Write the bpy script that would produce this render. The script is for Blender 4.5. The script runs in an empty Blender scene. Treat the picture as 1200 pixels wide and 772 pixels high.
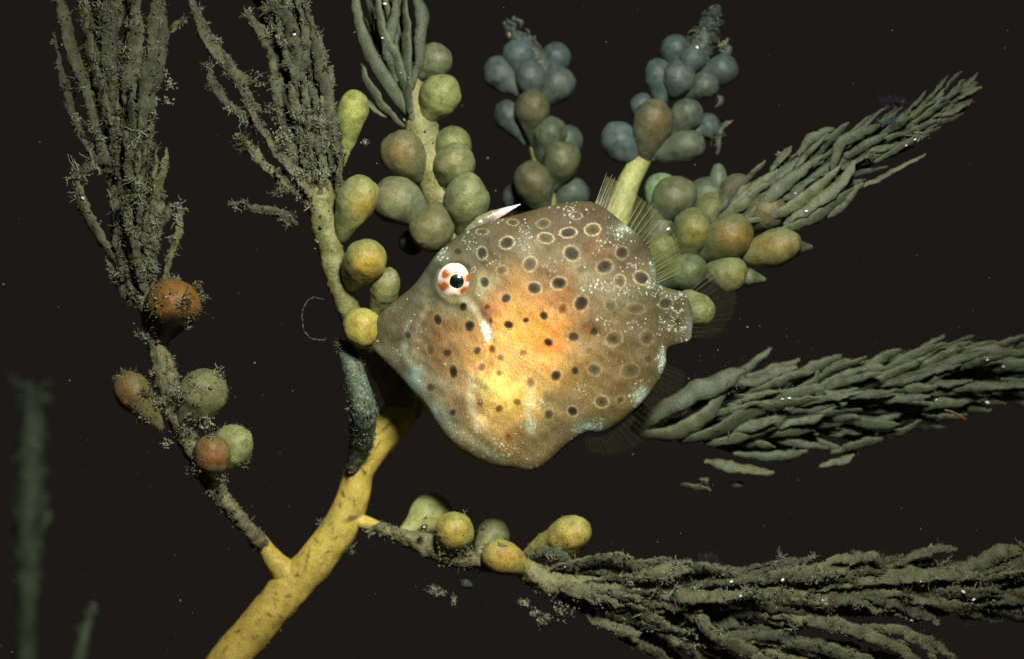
import bpy, math, random
import numpy as np
from mathutils import Vector

random.seed(7)
RNG = np.random.default_rng(7)
S = 0.00022            # metres per photo pixel in the plane of the fish (the fish is about 8 cm long)
D = 2000.0             # camera distance to that plane, in the same pixel units
scene = bpy.context.scene

# ------------------------------------------------------------------ camera
cam_d = bpy.data.cameras.new('camera')
cam = bpy.data.objects.new('camera', cam_d)
scene.collection.objects.link(cam)
cam.location = (0, -D * S, 0)
cam.rotation_euler = (math.radians(90), 0, 0)
cam_d.sensor_width = 36
cam_d.lens = 36 * D / 1200
cam_d.clip_start = 0.01
cam_d.clip_end = 100
cam_d.dof.use_dof = True
cam_d.dof.focus_distance = (D - 28) * S
cam_d.dof.aperture_fstop = 8.0
scene.camera = cam

# ------------------------------------------------------------------ world: night water
world = bpy.data.worlds.new('World')
scene.world = world
world.use_nodes = True
bg = world.node_tree.nodes['Background']
bg.inputs[0].default_value = (0.0124, 0.0096, 0.0082, 1)
bg.inputs[1].default_value = 1.0

# ------------------------------------------------------------------ the diver's strobe (the one lamp)
ld = bpy.data.lights.new('strobe', 'AREA')
ld.shape = 'DISK'
ld.size = 290 * S
ld.energy = 0.46
ld.color = (0.97, 1.0, 0.84)
ld.spread = math.radians(80)
strobe = bpy.data.objects.new('strobe', ld)
scene.collection.objects.link(strobe)
LP = Vector((240 * S, -1180 * S, 760 * S))
strobe.location = LP
strobe.rotation_euler = (Vector((-10 * S, 0, -40 * S)) - LP).to_track_quat('-Z', 'Y').to_euler()

scene.view_settings.view_transform = 'Standard'
scene.view_settings.look = 'None'
scene.view_settings.exposure = 0
scene.view_settings.gamma = 1
scene.cycles.max_bounces = 8
scene.cycles.transparent_max_bounces = 24

# ------------------------------------------------------------------ helpers
def W(p):
    """photo pixel + depth behind the fish plane -> metric point (in pixel units)."""
    p = np.asarray(p, float)
    k = (D + p[..., 2]) / D
    return np.stack([(p[..., 0] - 600) * k, p[..., 2], (386 - p[..., 1]) * k], -1)


def lin(c):
    c = np.asarray(c, float) / 255.0
    return np.where(c <= 0.04045, c / 12.92, ((c + 0.055) / 1.055) ** 2.4)


def wav(P, wl, seed, octs=2):
    r = np.random.default_rng(seed)
    out = np.zeros(len(P)); a = 1.0; tot = 0
    for o in range(octs):
        for k in range(7):
            v = r.normal(size=3); v /= np.linalg.norm(v)
            out += a * np.sin(P @ v * (2 * math.pi / wl) * r.uniform(.6, 1.5) + r.uniform(0, 6.28))
        tot += a * 2.6; a *= .55; wl *= .48
    return out / tot


def cr(pts, n):
    """Catmull-Rom through rows of pts."""
    p = np.asarray(pts, float)
    if len(p) == 1:
        return np.repeat(p, n, 0)
    q = np.vstack([2 * p[0] - p[1], p, 2 * p[-1] - p[-2]])
    t = np.linspace(0, len(p) - 1 - 1e-9, n)
    i = t.astype(int); f = (t - i)[:, None]
    a, b, c, d = q[i], q[i + 1], q[i + 2], q[i + 3]
    return .5 * (2 * b + (c - a) * f + (2 * a - 5 * b + 4 * c - d) * f ** 2 + (3 * b - a - 3 * c + d) * f ** 3)


def grid_faces(n, m, off=0):
    i, j = np.meshgrid(np.arange(n - 1), np.arange(m), indexing='ij')
    j2 = (j + 1) % m
    return np.stack([i * m + j, i * m + j2, (i + 1) * m + j2, (i + 1) * m + j], -1).reshape(-1, 4) + off


def frames(C):
    T = np.gradient(C, axis=0)
    T /= np.linalg.norm(T, axis=1)[:, None] + 1e-9
    ref = np.array([0, 1., 0]) if abs(T[0][1]) < .9 else np.array([1., 0, 0])
    A = np.zeros_like(T)
    a = ref
    for i in range(len(T)):
        a = a - T[i] * (a @ T[i]); a /= np.linalg.norm(a) + 1e-9
        A[i] = a
    B = np.cross(T, A)
    return T, A, B


def tube_mesh(C, R, seg=10, flat=1.0, twist=0.0, caps=(1, 1), lump=0.0, seed=0, wl=14):
    """closed tube along metric points C with radii R; A axis is scaled by flat (depth)."""
    C = np.asarray(C, float); R = np.asarray(R, float)
    T, A, B = frames(C)
    cc, rr = [C], [R]
    a = np.array([.95, .8, .55, .28]) * math.pi / 2
    fi = list(range(len(C)))
    if caps[0]:
        cc.insert(0, C[0] - T[0] * (R[0] * np.sin(a))[:, None] * caps[0]); rr.insert(0, R[0] * np.cos(a)); fi = [0] * 4 + fi
    if caps[1]:
        a2 = a[::-1]
        cc.append(C[-1] + T[-1] * (R[-1] * np.sin(a2))[:, None] * caps[1]); rr.append(R[-1] * np.cos(a2)); fi = fi + [len(C) - 1] * 4
    C2 = np.vstack(cc); R2 = np.concatenate(rr)
    A, B = A[fi], B[fi]
    if twist:
        c, s = math.cos(twist), math.sin(twist)
        A, B = A * c + B * s, B * c - A * s
    n = len(C2)
    th = np.arange(seg) * 2 * math.pi / seg
    V = (C2[:, None, :] + R2[:, None, None] * (A[:, None, :] * (np.cos(th) * flat)[None, :, None] + B[:, None, :] * np.sin(th)[None, :, None])).reshape(-1, 3)
    if lump:
        d = V - np.repeat(C2, seg, 0)
        V = V + d * (lump * wav(V, wl, seed, 3))[:, None]
    V = np.vstack([V, C2[0], C2[-1]])
    F4 = grid_faces(n, seg)
    j = np.arange(seg); j2 = (j + 1) % seg
    F3 = np.vstack([np.stack([np.full(seg, n * seg), j2, j], -1), np.stack([np.full(seg, n * seg + 1), (n - 1) * seg + j, (n - 1) * seg + j2], -1)])
    return V, F4, F3


def build(name, V, F4, F3, mat, parent=None, col=None, smooth=True):
    me = bpy.data.meshes.new(name)
    V = np.asarray(V) * S
    F4 = np.asarray(F4 if F4 is not None else np.zeros((0, 4)), int).reshape(-1, 4)
    F3 = np.asarray(F3 if F3 is not None else np.zeros((0, 3)), int).reshape(-1, 3)
    me.vertices.add(len(V)); me.vertices.foreach_set('co', V.astype(np.float32).ravel())
    lo = np.concatenate([F4.ravel(), F3.ravel()])
    me.loops.add(len(lo)); me.loops.foreach_set('vertex_index', lo.astype(np.int32))
    ls = np.concatenate([np.arange(len(F4)) * 4, len(F4) * 4 + np.arange(len(F3)) * 3])
    me.polygons.add(len(ls)); me.polygons.foreach_set('loop_start', ls.astype(np.int32))
    me.update(calc_edges=True); me.validate()
    if smooth:
        me.polygons.foreach_set('use_smooth', np.ones(len(me.polygons), bool))
    if col is not None:
        at = me.color_attributes.new('paint', 'FLOAT_COLOR', 'POINT')
        c = np.ones((len(V), 4), np.float32); c[:, :3] = np.clip(col, 0, 1)
        at.data.foreach_set('color', c.ravel())
    me.materials.append(mat)
    o = bpy.data.objects.new(name, me)
    scene.collection.objects.link(o)
    if parent is not None:
        o.parent = parent
        if parent.type == 'EMPTY':
            o.location = -parent.location
    return o


def thing(name, loc_px, label, cat, group=None):
    o = bpy.data.objects.new(name, None)
    o.empty_display_size = 0.01
    scene.collection.objects.link(o)
    o.location = Vector(W(np.array(loc_px)) * S)
    tag(o, label, cat, group)
    return o


def tag(o, label=None, cat=None, group=None, kind=None):
    if label: o['label'] = label
    if cat: o['category'] = cat
    if group: o['group'] = group
    if kind: o['kind'] = kind
    return o


class Join:
    """many tiny pieces in one mesh (crust, drifting specks)."""
    def __init__(s): s.V, s.F4, s.F3, s.C, s.n = [], [], [], [], 0
    def add(s, V, F4=None, F3=None, col=(1, 1, 1)):
        s.V.append(V)
        if F4 is not None and len(F4): s.F4.append(np.asarray(F4) + s.n)
        if F3 is not None and len(F3): s.F3.append(np.asarray(F3) + s.n)
        s.C.append(np.repeat(np.asarray(col, float)[None], len(V), 0)); s.n += len(V)
    def build(s, name, mat, parent=None, smooth=True):
        return build(name, np.vstack(s.V), np.vstack(s.F4) if s.F4 else None, np.vstack(s.F3) if s.F3 else None, mat, parent, np.vstack(s.C), smooth)


# ------------------------------------------------------------------ materials
def nodes(name):
    m = bpy.data.materials.new(name); m.use_nodes = True
    nt = m.node_tree
    return m, nt, nt.nodes, nt.links, nt.nodes['Principled BSDF']


def tex(nt, kind, scale_px, detail=3, stretch=None, **kw):
    """noise measured in photo pixels through object coordinates."""
    tc = nt.nodes.new('ShaderNodeTexCoord')
    mp = nt.nodes.new('ShaderNodeMapping')
    sc = 1 / (S * scale_px)
    st = stretch or (1, 1, 1)
    mp.inputs['Scale'].default_value = (sc * st[0], sc * st[1], sc * st[2])
    nt.links.new(tc.outputs['Object'], mp.inputs[0])
    t = nt.nodes.new(kind)
    nt.links.new(mp.outputs[0], t.inputs['Vector'])
    t.inputs['Scale'].default_value = 1.0
    if kind == 'ShaderNodeTexNoise':
        t.inputs['Detail'].default_value = detail
        t.inputs['Roughness'].default_value = .6
    return t


def ramp(nt, src, stops):
    r = nt.nodes.new('ShaderNodeValToRGB')
    e = r.color_ramp.elements
    while len(e) < len(stops): e.new(.5)
    for k, (p, c) in enumerate(stops):
        e[k].position = p
        e[k].color = (*c, 1) if len(c) == 3 else c
    nt.links.new(src, r.inputs[0])
    return r


def mix(nt, a, b, fac, mode='MIX'):
    m = nt.nodes.new('ShaderNodeMix'); m.data_type = 'RGBA'; m.blend_type = mode
    for sock, v in ((m.inputs[6], a), (m.inputs[7], b), (m.inputs[0], fac)):
        if hasattr(v, 'links') or hasattr(v, 'is_linked'): nt.links.new(v, sock)
        elif isinstance(v, (int, float)): sock.default_value = v
        else: sock.default_value = (*v, 1)
    return m.outputs[2]


def bump(nt, P, layers):
    prev = None
    for src, dist_px, strength in layers:
        b = nt.nodes.new('ShaderNodeBump')
        b.inputs['Distance'].default_value = dist_px * S
        b.inputs['Strength'].default_value = strength
        nt.links.new(src, b.inputs['Height'])
        if prev: nt.links.new(prev, b.inputs['Normal'])
        prev = b.outputs[0]
    nt.links.new(prev, P.inputs['Normal'])


def organic(name, c1, c2, c3=None, big=26, fine=3.2, rough=.55, spec=.4, bump_px=1.6, sss=0.0, paint=False, rand=.35, speck=None, pores=False):
    m, nt, N, L, P = nodes(name)
    n1 = tex(nt, 'ShaderNodeTexNoise', big, 4)
    n2 = tex(nt, 'ShaderNodeTexNoise', fine, 3)
    if paint:
        at = N.new('ShaderNodeAttribute'); at.attribute_name = 'paint'
        base = at.outputs['Color']
        r = ramp(nt, n1.outputs[0], [(.3, c1), (.7, c2)])
        base = mix(nt, base, r.outputs[0], .8, 'MULTIPLY')
    else:
        base = ramp(nt, n1.outputs[0], [(.32, c1), (.66, c2)]).outputs[0]
    if c3 is not None:
        n3 = tex(nt, 'ShaderNodeTexNoise', big * .45, 5)
        f = ramp(nt, n3.outputs[0], [(.52, (0, 0, 0)), (.68, (1, 1, 1))])
        base = mix(nt, base, c3, f.outputs[0])
    g = ramp(nt, n2.outputs[0], [(.3, (.62, .62, .62)), (.7, (1.25, 1.25, 1.22))])
    base = mix(nt, base, g.outputs[0], .8, 'MULTIPLY')
    if speck is not None:
        v = tex(nt, 'ShaderNodeTexVoronoi', 5.0)
        f = ramp(nt, v.outputs['Distance'], [(.10, (1, 1, 1)), (.22, (0, 0, 0))])
        base = mix(nt, base, speck, f.outputs[0])
    if pores:
        v = tex(nt, 'ShaderNodeTexVoronoi', 3.6)
        f = ramp(nt, v.outputs['Distance'], [(.12, (.55, .5, .42)), (.34, (1, 1, 1))])
        n4 = tex(nt, 'ShaderNodeTexNoise', 11, 4)
        f2 = ramp(nt, n4.outputs[0], [(.36, (.66, .62, .55)), (.5, (1, 1, 1)), (.72, (1.18, 1.2, 1.15))])
        base = mix(nt, base, f.outputs[0], .55, 'MULTIPLY')
        base = mix(nt, base, f2.outputs[0], .8, 'MULTIPLY')
    if rand:
        oi = N.new('ShaderNodeObjectInfo')
        r = ramp(nt, oi.outputs['Random'], [(0, (1 - rand,) * 3), (.5, (1, 1.02, .95)), (1, (1 + rand, 1 + rand * .85, 1 + rand * .5))])
        base = mix(nt, base, r.outputs[0], 1.0, 'MULTIPLY')
    L.new(base, P.inputs['Base Color'])
    P.inputs['Roughness'].default_value = rough
    P.inputs['Specular IOR Level'].default_value = spec
    if sss:
        P.inputs['Subsurface Weight'].default_value = sss
        P.inputs['Subsurface Scale'].default_value = 9 * S
        P.inputs['Subsurface Radius'].default_value = (1.0, .7, .35)
    bump(nt, P, [(n1.outputs[0], bump_px * 3, .35), (n2.outputs[0], bump_px, .6)])
    return m


M = {}
M['leaf'] = organic('olive_weed', lin((92, 92, 66)), lin((128, 126, 94)), lin((100, 82, 58)), big=30, fine=3.5, rand=.25, rough=.6, bump_px=1.4)
M['leaf_dull'] = organic('silted_weed', lin((58, 62, 47)), lin((96, 98, 75)), lin((78, 62, 45)), big=20, fine=2.4, rand=.4, rough=.75, bump_px=2.2, speck=lin((112, 114, 98)))
M['leaf_far'] = organic('grey_green_weed', lin((60, 66, 52)), lin((88, 94, 75)), lin((72, 68, 48)), big=26, fine=3.0, rand=.34, rough=.6, bump_px=1.6, sss=.12)
M['leaf_blue'] = organic('blue_grey_weed', lin((50, 60, 56)), lin((74, 82, 74)), None, big=30, fine=4, rand=.2, bump_px=1.2)
M['branch'] = organic('branch_skin', lin((100, 100, 66)), lin((134, 130, 84)), lin((108, 94, 60)), big=24, fine=3, rand=.1, bump_px=1.6, sss=.15)
M['branch_pale'] = organic('pale_branch_skin', lin((128, 134, 84)), lin((168, 166, 104)), lin((140, 128, 76)), big=24, fine=3, rand=0, bump_px=1.2, sss=.2)
M['branch_dull'] = organic('silted_branch', lin((88, 88, 66)), lin((128, 122, 92)), lin((110, 80, 62)), big=18, fine=2.6, rand=.1, rough=.75, bump_px=2.4, speck=lin((150, 150, 132)))
M['bladder'] = organic('bladder_skin', (.86, .86, .86), (1.1, 1.1, 1.06), None, big=20, fine=2.0, rand=.12, rough=.46, spec=.28, bump_px=1.0, sss=.45, paint=True, pores=True)
M['stem'] = organic('yellow_stem_skin', (.80, .80, .72), (1.12, 1.1, 1.05), None, big=34, fine=2.6, rand=0, rough=.5, spec=.35, bump_px=1.1, sss=.2, paint=True)
M['crust'] = organic('crust', (.75, .75, .75), (1.25, 1.25, 1.2), None, big=8, fine=1.5, rand=0, rough=.7, bump_px=.6, paint=True)
M['twig'] = organic('encrusted_twig_skin', lin((40, 50, 42)), lin((104, 118, 98)), lin((56, 60, 48)), big=5, fine=1.6, rand=0, rough=.6, bump_px=1.4, speck=lin((150, 165, 150)))
M['ghost'] = organic('dim_far_weed', lin((66, 78, 66)), lin((98, 110, 90)), None, big=40, fine=6, rand=.2, bump_px=1.5)

m, nt, N, L, P = nodes('fish_skin'); M['fish'] = m
at = N.new('ShaderNodeAttribute'); at.attribute_name = 'paint'
nf = tex(nt, 'ShaderNodeTexNoise', 1.7, 2)
nv = tex(nt, 'ShaderNodeTexNoise', 2.4, 2, (1.4, 1, .55))
g1 = ramp(nt, nf.outputs[0], [(.28, (.55, .55, .55)), (.5, (1, 1, 1)), (.75, (1.5, 1.5, 1.5))])
g2 = ramp(nt, nv.outputs[0], [(.3, (.72, .70, .66)), (.7, (1.25, 1.25, 1.25))])
base = mix(nt, at.outputs['Color'], g1.outputs[0], .55, 'MULTIPLY')
base = mix(nt, base, g2.outputs[0], .6, 'MULTIPLY')
L.new(base, P.inputs['Base Color'])
P.inputs['Roughness'].default_value = .55
P.inputs['Specular IOR Level'].default_value = .18
P.inputs['Subsurface Weight'].default_value = .12
P.inputs['Subsurface Scale'].default_value = 8 * S
P.inputs['Subsurface Radius'].default_value = (1, .6, .3)
nb = tex(nt, 'ShaderNodeTexNoise', 16, 3)
bump(nt, P, [(nb.outputs[0], 2.5, .25), (nv.outputs[0], 1.0, .55), (nf.outputs[0], .8, .6)])


def simple(name, c, rough=.4, spec=.5, coat=0, sss=0):
    m, nt, N, L, P = nodes(name)
    n = tex(nt, 'ShaderNodeTexNoise', 3, 2)
    r = ramp(nt, n.outputs[0], [(.3, tuple(np.array(c) * .75)), (.7, tuple(np.minimum(np.array(c) * 1.2, 1)))])
    L.new(r.outputs[0], P.inputs['Base Color'])
    P.inputs['Roughness'].default_value = rough
    P.inputs['Specular IOR Level'].default_value = spec
    P.inputs['Coat Weight'].default_value = coat
    if sss:
        P.inputs['Subsurface Weight'].default_value = sss
        P.inputs['Subsurface Scale'].default_value = 4 * S
    return m


M['speck'] = simple('white_speck', (.9, .93, .95), .12, .9, 1)
M['snow'] = simple('drifting_speck', (.16, .17, .16), .6)
M['ray'] = simple('fin_ray_skin', lin((96, 94, 56)), .35)
M['ray_dark'] = simple('dark_fin_ray', lin((44, 44, 32)), .35)
M['strand'] = simple('slime_thread', lin((60, 68, 66)), .4)
M['red'] = simple('reddish_strand', lin((120, 76, 62)), .5)
M['purple'] = simple('purple_fuzz', lin((36, 30, 50)), .7)
M['fuzz_blue'] = simple('blue_fuzz', lin((66, 84, 92)), .7)


def glassy(name, tint, alpha, rough=.25):
    m, nt, N, L, P = nodes(name)
    tr = N.new('ShaderNodeBsdfTransparent')
    mx = N.new('ShaderNodeMixShader')
    n = tex(nt, 'ShaderNodeTexNoise', 5, 3)
    r = ramp(nt, n.outputs[0], [(.3, (alpha * .5,) * 3), (.75, (alpha * 1.5,) * 3)])
    L.new(r.outputs[0], mx.inputs[0])
    L.new(tr.outputs[0], mx.inputs[1]); L.new(P.outputs[0], mx.inputs[2])
    P.inputs['Base Color'].default_value = (*tint, 1)
    P.inputs['Roughness'].default_value = rough
    L.new(mx.outputs[0], N['Material Output'].inputs['Surface'])
    return m


M['fin'] = glassy('clear_fin', lin((120, 120, 80)), .012)
M['fin_side'] = glassy('clear_side_fin', lin((200, 170, 110)), .03)
M['fin_back'] = glassy('clear_back_fin', lin((140, 140, 80)), .06)
M['ray_clear'] = glassy('clear_fin_ray', lin((190, 160, 105)), .2)
M['ray_faint'] = glassy('faint_fin_ray', lin((70, 70, 52)), .28)
m, nt, N, L, P = nodes('clear_cornea'); M['cornea'] = m
tr = N.new('ShaderNodeBsdfTransparent'); gl = N.new('ShaderNodeBsdfGlossy'); mx = N.new('ShaderNodeMixShader')
gl.inputs['Roughness'].default_value = .2; mx.inputs[0].default_value = .02
L.new(tr.outputs[0], mx.inputs[1]); L.new(gl.outputs[0], mx.inputs[2]); L.new(mx.outputs[0], N['Material Output'].inputs['Surface'])
N.remove(P)
M['spine'] = organic('spine_skin', (.85, .85, .85), (1.1, 1.1, 1.1), None, big=12, fine=2, rand=0, rough=.3, spec=.6, bump_px=.5, sss=.2, paint=True)
m, nt, N, L, P = nodes('pupil'); M['pupil'] = m
n = tex(nt, 'ShaderNodeTexNoise', 8, 3)
r = ramp(nt, n.outputs[0], [(.52, (.001, .004, .004)), (.80, (.006, .07, .045))])
L.new(r.outputs[0], P.inputs['Base Color'])
P.inputs['Roughness'].default_value = .12
P.inputs['Coat Weight'].default_value = 1
m, nt, N, L, P = nodes('iris'); M['iris'] = m
at = N.new('ShaderNodeAttribute'); at.attribute_name = 'paint'
n = tex(nt, 'ShaderNodeTexNoise', 2.2, 3)
r = ramp(nt, n.outputs[0], [(.3, (.86, .84, .84)), (.6, (1.05, 1.05, 1.05))])
L.new(mix(nt, at.outputs['Color'], r.outputs[0], .8, 'MULTIPLY'), P.inputs['Base Color'])
P.inputs['Roughness'].default_value = .18
P.inputs['Specular IOR Level'].default_value = .8
bump(nt, P, [(n.outputs[0], .5, .3)])

# ================================================================== THE FISH
TB = [  # top x,y   bottom x,y   half thickness
    (439, 384, 437, 402, 3), (441, 376, 437, 408, 6), (448, 365, 445, 417, 9), (465, 351, 463, 435, 13), (486, 333, 483, 458, 18), (509, 301, 502, 480, 23), (527, 284, 519, 508, 28), (546, 271, 537, 527, 32), (572, 260, 558, 539, 36), (598, 254, 578, 547, 38), (623, 247, 600, 549, 39), (646, 241, 622, 552, 38), (670, 237, 643, 541, 36), (693, 237, 666, 520, 33), (711, 246, 686, 507, 30), (731, 262, 710, 505, 27), (749, 277, 735, 488, 23), (762, 294, 757, 466, 19), (768, 313, 771, 447, 15), (770, 328, 780, 427, 12), (776, 336, 782, 409, 10), (787, 339, 795, 403, 9), (802, 344, 808, 398, 7), (808, 354, 811, 388, 5), (811, 364, 812, 378, 2)]
NR, NS = 560, 760
tb = cr(TB, NR)
th = np.arange(NS) * 2 * math.pi / NS
sv = np.sin(th); cv = np.cos(th)
v = np.sign(sv) * np.abs(sv) ** 1.0
T2 = tb[:, 0:2]; B2 = tb[:, 2:4]; Wd = tb[:, 4]
mid = (T2 + B2) / 2; half = (T2 - B2) / 2
px = mid[:, None, :] + half[:, None, :] * v[None, :, None]
dep = -Wd[:, None] * np.sign(cv)[None, :] * np.abs(cv)[None, :] ** 0.72
X, Y = px[..., 0].ravel(), px[..., 1].ravel()
dz = dep.ravel()
Q = np.stack([X, Y, np.zeros_like(X)], -1)
side = np.abs(cv)[None, :].repeat(NR, 0).ravel() ** .6


def gs(cx, cy, sx, sy=None, ang=0):
    sy = sy or sx
    c, s = math.cos(math.radians(ang)), math.sin(math.radians(ang))
    u = (X - cx) * c + (Y - cy) * s; w = -(X - cx) * s + (Y - cy) * c
    return np.exp(-.5 * ((u / sx) ** 2 + (w / sy) ** 2))


def seg_dist(pts):
    best = np.full(len(X), 1e9)
    for (x0, y0), (x1, y1) in zip(pts[:-1], pts[1:]):
        dx, dy = x1 - x0, y1 - y0
        t = np.clip(((X - x0) * dx + (Y - y0) * dy) / (dx * dx + dy * dy), 0, 1)
        best = np.minimum(best, np.hypot(X - x0 - t * dx, Y - y0 - t * dy))
    return best


relief = 2.2 * wav(Q, 90, 3, 2) + 1.0 * wav(Q, 34, 5, 2)
relief += 5 * gs(590, 470, 42, 34) + 3 * gs(700, 335, 45, 10, 15) - 3.5 * np.exp(-(seg_dist([(552, 350), (566, 372), (574, 400), (570, 425)]) / 6) ** 2)
relief -= 3.5 * np.exp(-(seg_dist([(505, 352), (492, 385), (478, 402)]) / 7) ** 2)
relief += 3.0 * np.exp(-(seg_dist([(500, 362), (486, 395), (484, 430), (500, 462)]) / 8) ** 2)
relief += 2.6 * np.exp(-(seg_dist([(545, 470), (560, 500), (590, 530)]) / 8) ** 2) + 2.6 * np.exp(-(seg_dist([(616, 458), (622, 490), (630, 520)]) / 9) ** 2)
relief -= 2.5 * gs(640, 500, 14, 26, 20) + 2.0 * gs(660, 380, 26, 40, 30)
relief += 4.0 * np.exp(-((np.hypot(X - 535, Y - 330) - 25) / 5) ** 2) - 6 * gs(535, 330, 14)
dz = dz - np.sign(cv)[None, :].repeat(NR, 0).ravel() * relief * side

# skin pigment, with the strobe's hot spot painted in --------------------------------------------------------
CP = [(450, 390, 118, 110, 90), (470, 380, 128, 110, 88), (470, 420, 130, 120, 104), (490, 370, 122, 112, 82), (490, 350, 104, 100, 78), (510, 320, 100, 98, 78),
      (500, 400, 150, 112, 82), (520, 395, 165, 110, 62), (485, 440, 142, 147, 130), (510, 450, 155, 138, 118), (520, 420, 160, 116, 76), (530, 460, 168, 134, 104),
      (525, 490, 140, 132, 112), (550, 270, 110, 104, 82), (560, 300, 114, 104, 80), (540, 360, 138, 120, 82), (550, 400, 185, 128, 70), (560, 430, 200, 146, 86),
      (545, 470, 176, 144, 106), (555, 500, 176, 138, 88), (570, 520, 165, 132, 90), (600, 520, 185, 134, 74), (600, 545, 150, 128, 92), (590, 290, 120, 104, 78),
      (620, 265, 112, 96, 72), (650, 260, 118, 96, 70), (650, 290, 146, 118, 86), (620, 300, 140, 112, 80), (590, 325, 164, 120, 70), (600, 340, 200, 140, 66),
      (640, 320, 156, 112, 70), (690, 260, 112, 90, 62), (700, 285, 158, 102, 60), (720, 270, 108, 96, 70), (750, 290, 112, 96, 66), (740, 310, 134, 106, 70),
      (690, 330, 170, 148, 118), (720, 345, 166, 148, 118), (660, 345, 180, 116, 60), (630, 355, 205, 132, 60), (590, 370, 232, 152, 68), (610, 395, 255, 190, 92),
      (590, 405, 250, 180, 96), (640, 385, 250, 166, 72), (645, 412, 245, 152, 62), (600, 430, 248, 176, 92), (580, 450, 255, 226, 124), (597, 465, 255, 232, 128),
      (575, 480, 246, 188, 98), (610, 480, 252, 186, 86), (590, 500, 220, 160, 82), (625, 420, 235, 170, 90), (635, 445, 200, 148, 76), (660, 430, 198, 142, 70),
      (620, 500, 160, 136, 98), (650, 470, 148, 124, 82), (640, 510, 134, 118, 84), (680, 400, 176, 132, 80), (700, 380, 156, 122, 80), (690, 450, 160, 126, 70),
      (720, 420, 154, 116, 62), (745, 440, 144, 112, 62), (735, 470, 146, 118, 66), (700, 490, 132, 116, 74), (760, 360, 128, 112, 76), (780, 350, 124, 112, 82),
      (790, 380, 124, 106, 66), (750, 390, 130, 108, 72), (770, 430, 136, 118, 78), (672, 540, 130, 116, 84)]
wx = X + 9 * wav(Q, 40, 11, 3); wy = Y + 9 * wav(Q, 40, 12, 3)
num = np.zeros((len(X), 3)); den = np.full(len(X), 1e-9)
for (cx, cy, r_, g_, b_) in CP:
    w = 1 / (((wx - cx) ** 2 + (wy - cy) ** 2) + 60) ** 1.7
    num += w[:, None] * lin((r_, g_, b_)); den += w
col = num / den[:, None]
mot = wav(Q, 26, 21, 3)[:, None]
col *= 1 + np.array([.16, .22, .30]) * mot
br = np.clip(wav(Q, 55, 31, 3) - .25, 0, 1)[:, None]                       # brown clouds
col = col * (1 - .6 * br) + (col * np.array([.95, .62, .42])) * .6 * br
rad = np.clip((X - 640) / 120, 0, 1)[:, None]
hatch = np.sin((X * .92 + Y * .38 + 3 * wav(Q, 60, 71, 2)) * 2 * math.pi / 3.1) * np.clip(wav(Q, 20, 72, 2) + .5, 0, 1)
col *= (1 + .13 * hatch + .10 * wav(Q, 4.2, 73, 2))[:, None]
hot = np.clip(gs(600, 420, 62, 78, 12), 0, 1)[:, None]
col *= .42 + .36 * hot  # orange flank painted brighter at its centre as the strobe's hot spot
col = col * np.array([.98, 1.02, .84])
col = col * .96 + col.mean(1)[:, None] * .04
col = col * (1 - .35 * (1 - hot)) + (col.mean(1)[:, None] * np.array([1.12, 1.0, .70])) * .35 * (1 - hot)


def lay(mask, rgb):
    global col
    m = np.clip(mask, 0, 1)[:, None]
    col = col * (1 - m) + lin(rgb) * m


lay(.38 * np.exp(-(seg_dist([(544, 352), (558, 364), (568, 384)]) / 4) ** 2), (190, 190, 165))
lay(.24 * np.exp(-(seg_dist([(478, 380), (474, 410), (488, 440), (504, 474), (520, 498)]) / 4) ** 2), (170, 178, 160))
lay(.2 * np.exp(-(seg_dist([(500, 362), (486, 388), (482, 420)]) / 4) ** 2), (165, 160, 130))
lay(.3 * np.exp(-(seg_dist([(512, 470), (528, 500), (556, 522), (590, 540)]) / 6) ** 2), (155, 165, 140))
lay(.40 * np.exp(-(seg_dist([(552, 440), (550, 470), (560, 498)]) / 5) ** 2), (205, 195, 160))
lay(.40 * np.exp(-(seg_dist([(624, 452), (618, 480), (622, 505)]) / 5) ** 2), (190, 195, 160))
lay(.35 * np.exp(-(seg_dist([(488, 352), (500, 330), (512, 352), (530, 360)]) / 6) ** 2), (80, 90, 78))
lay(.35 * np.exp(-(seg_dist([(560, 334), (575, 330), (560, 350)]) / 9) ** 2), (150, 160, 130))
lay(.5 * gs(575, 366, 9, 6), (150, 95, 85))
lay(.95 * np.clip(1.5 * gs(572, 390, 4.2, 7.5, -20) + .5 * gs(568, 378, 3, 5) - .3, 0, 1) * (.75 + .5 * wav(Q, 7, 41, 2)), (235, 240, 235))
lay(.30 * np.exp(-(seg_dist([(586, 388), (600, 404), (612, 428)]) / 2.2) ** 2), (190, 150, 130))
for (x, y, a, s1, s2, c) in [(690, 503, .34, 12, 6, (170, 205, 190)), (752, 465, .36, 6, 7, (185, 220, 205)), (777, 424, .32, 3.5, 10, (175, 210, 200)), (735, 267, .35, 8, 5, (180, 200, 170)),
                            (768, 318, .3, 4, 12, (120, 165, 150)), (486, 448, .45, 5, 12, (140, 175, 175)), (508, 488, .5, 4, 8, (150, 195, 190)), (520, 300, .35, 8, 6, (140, 150, 130)),
                            (618, 288, .3, 9, 9, (170, 160, 140)), (810, 385, .3, 4, 12, (120, 135, 150))]:
    lay(a * gs(x, y, s1, s2), c)

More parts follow.
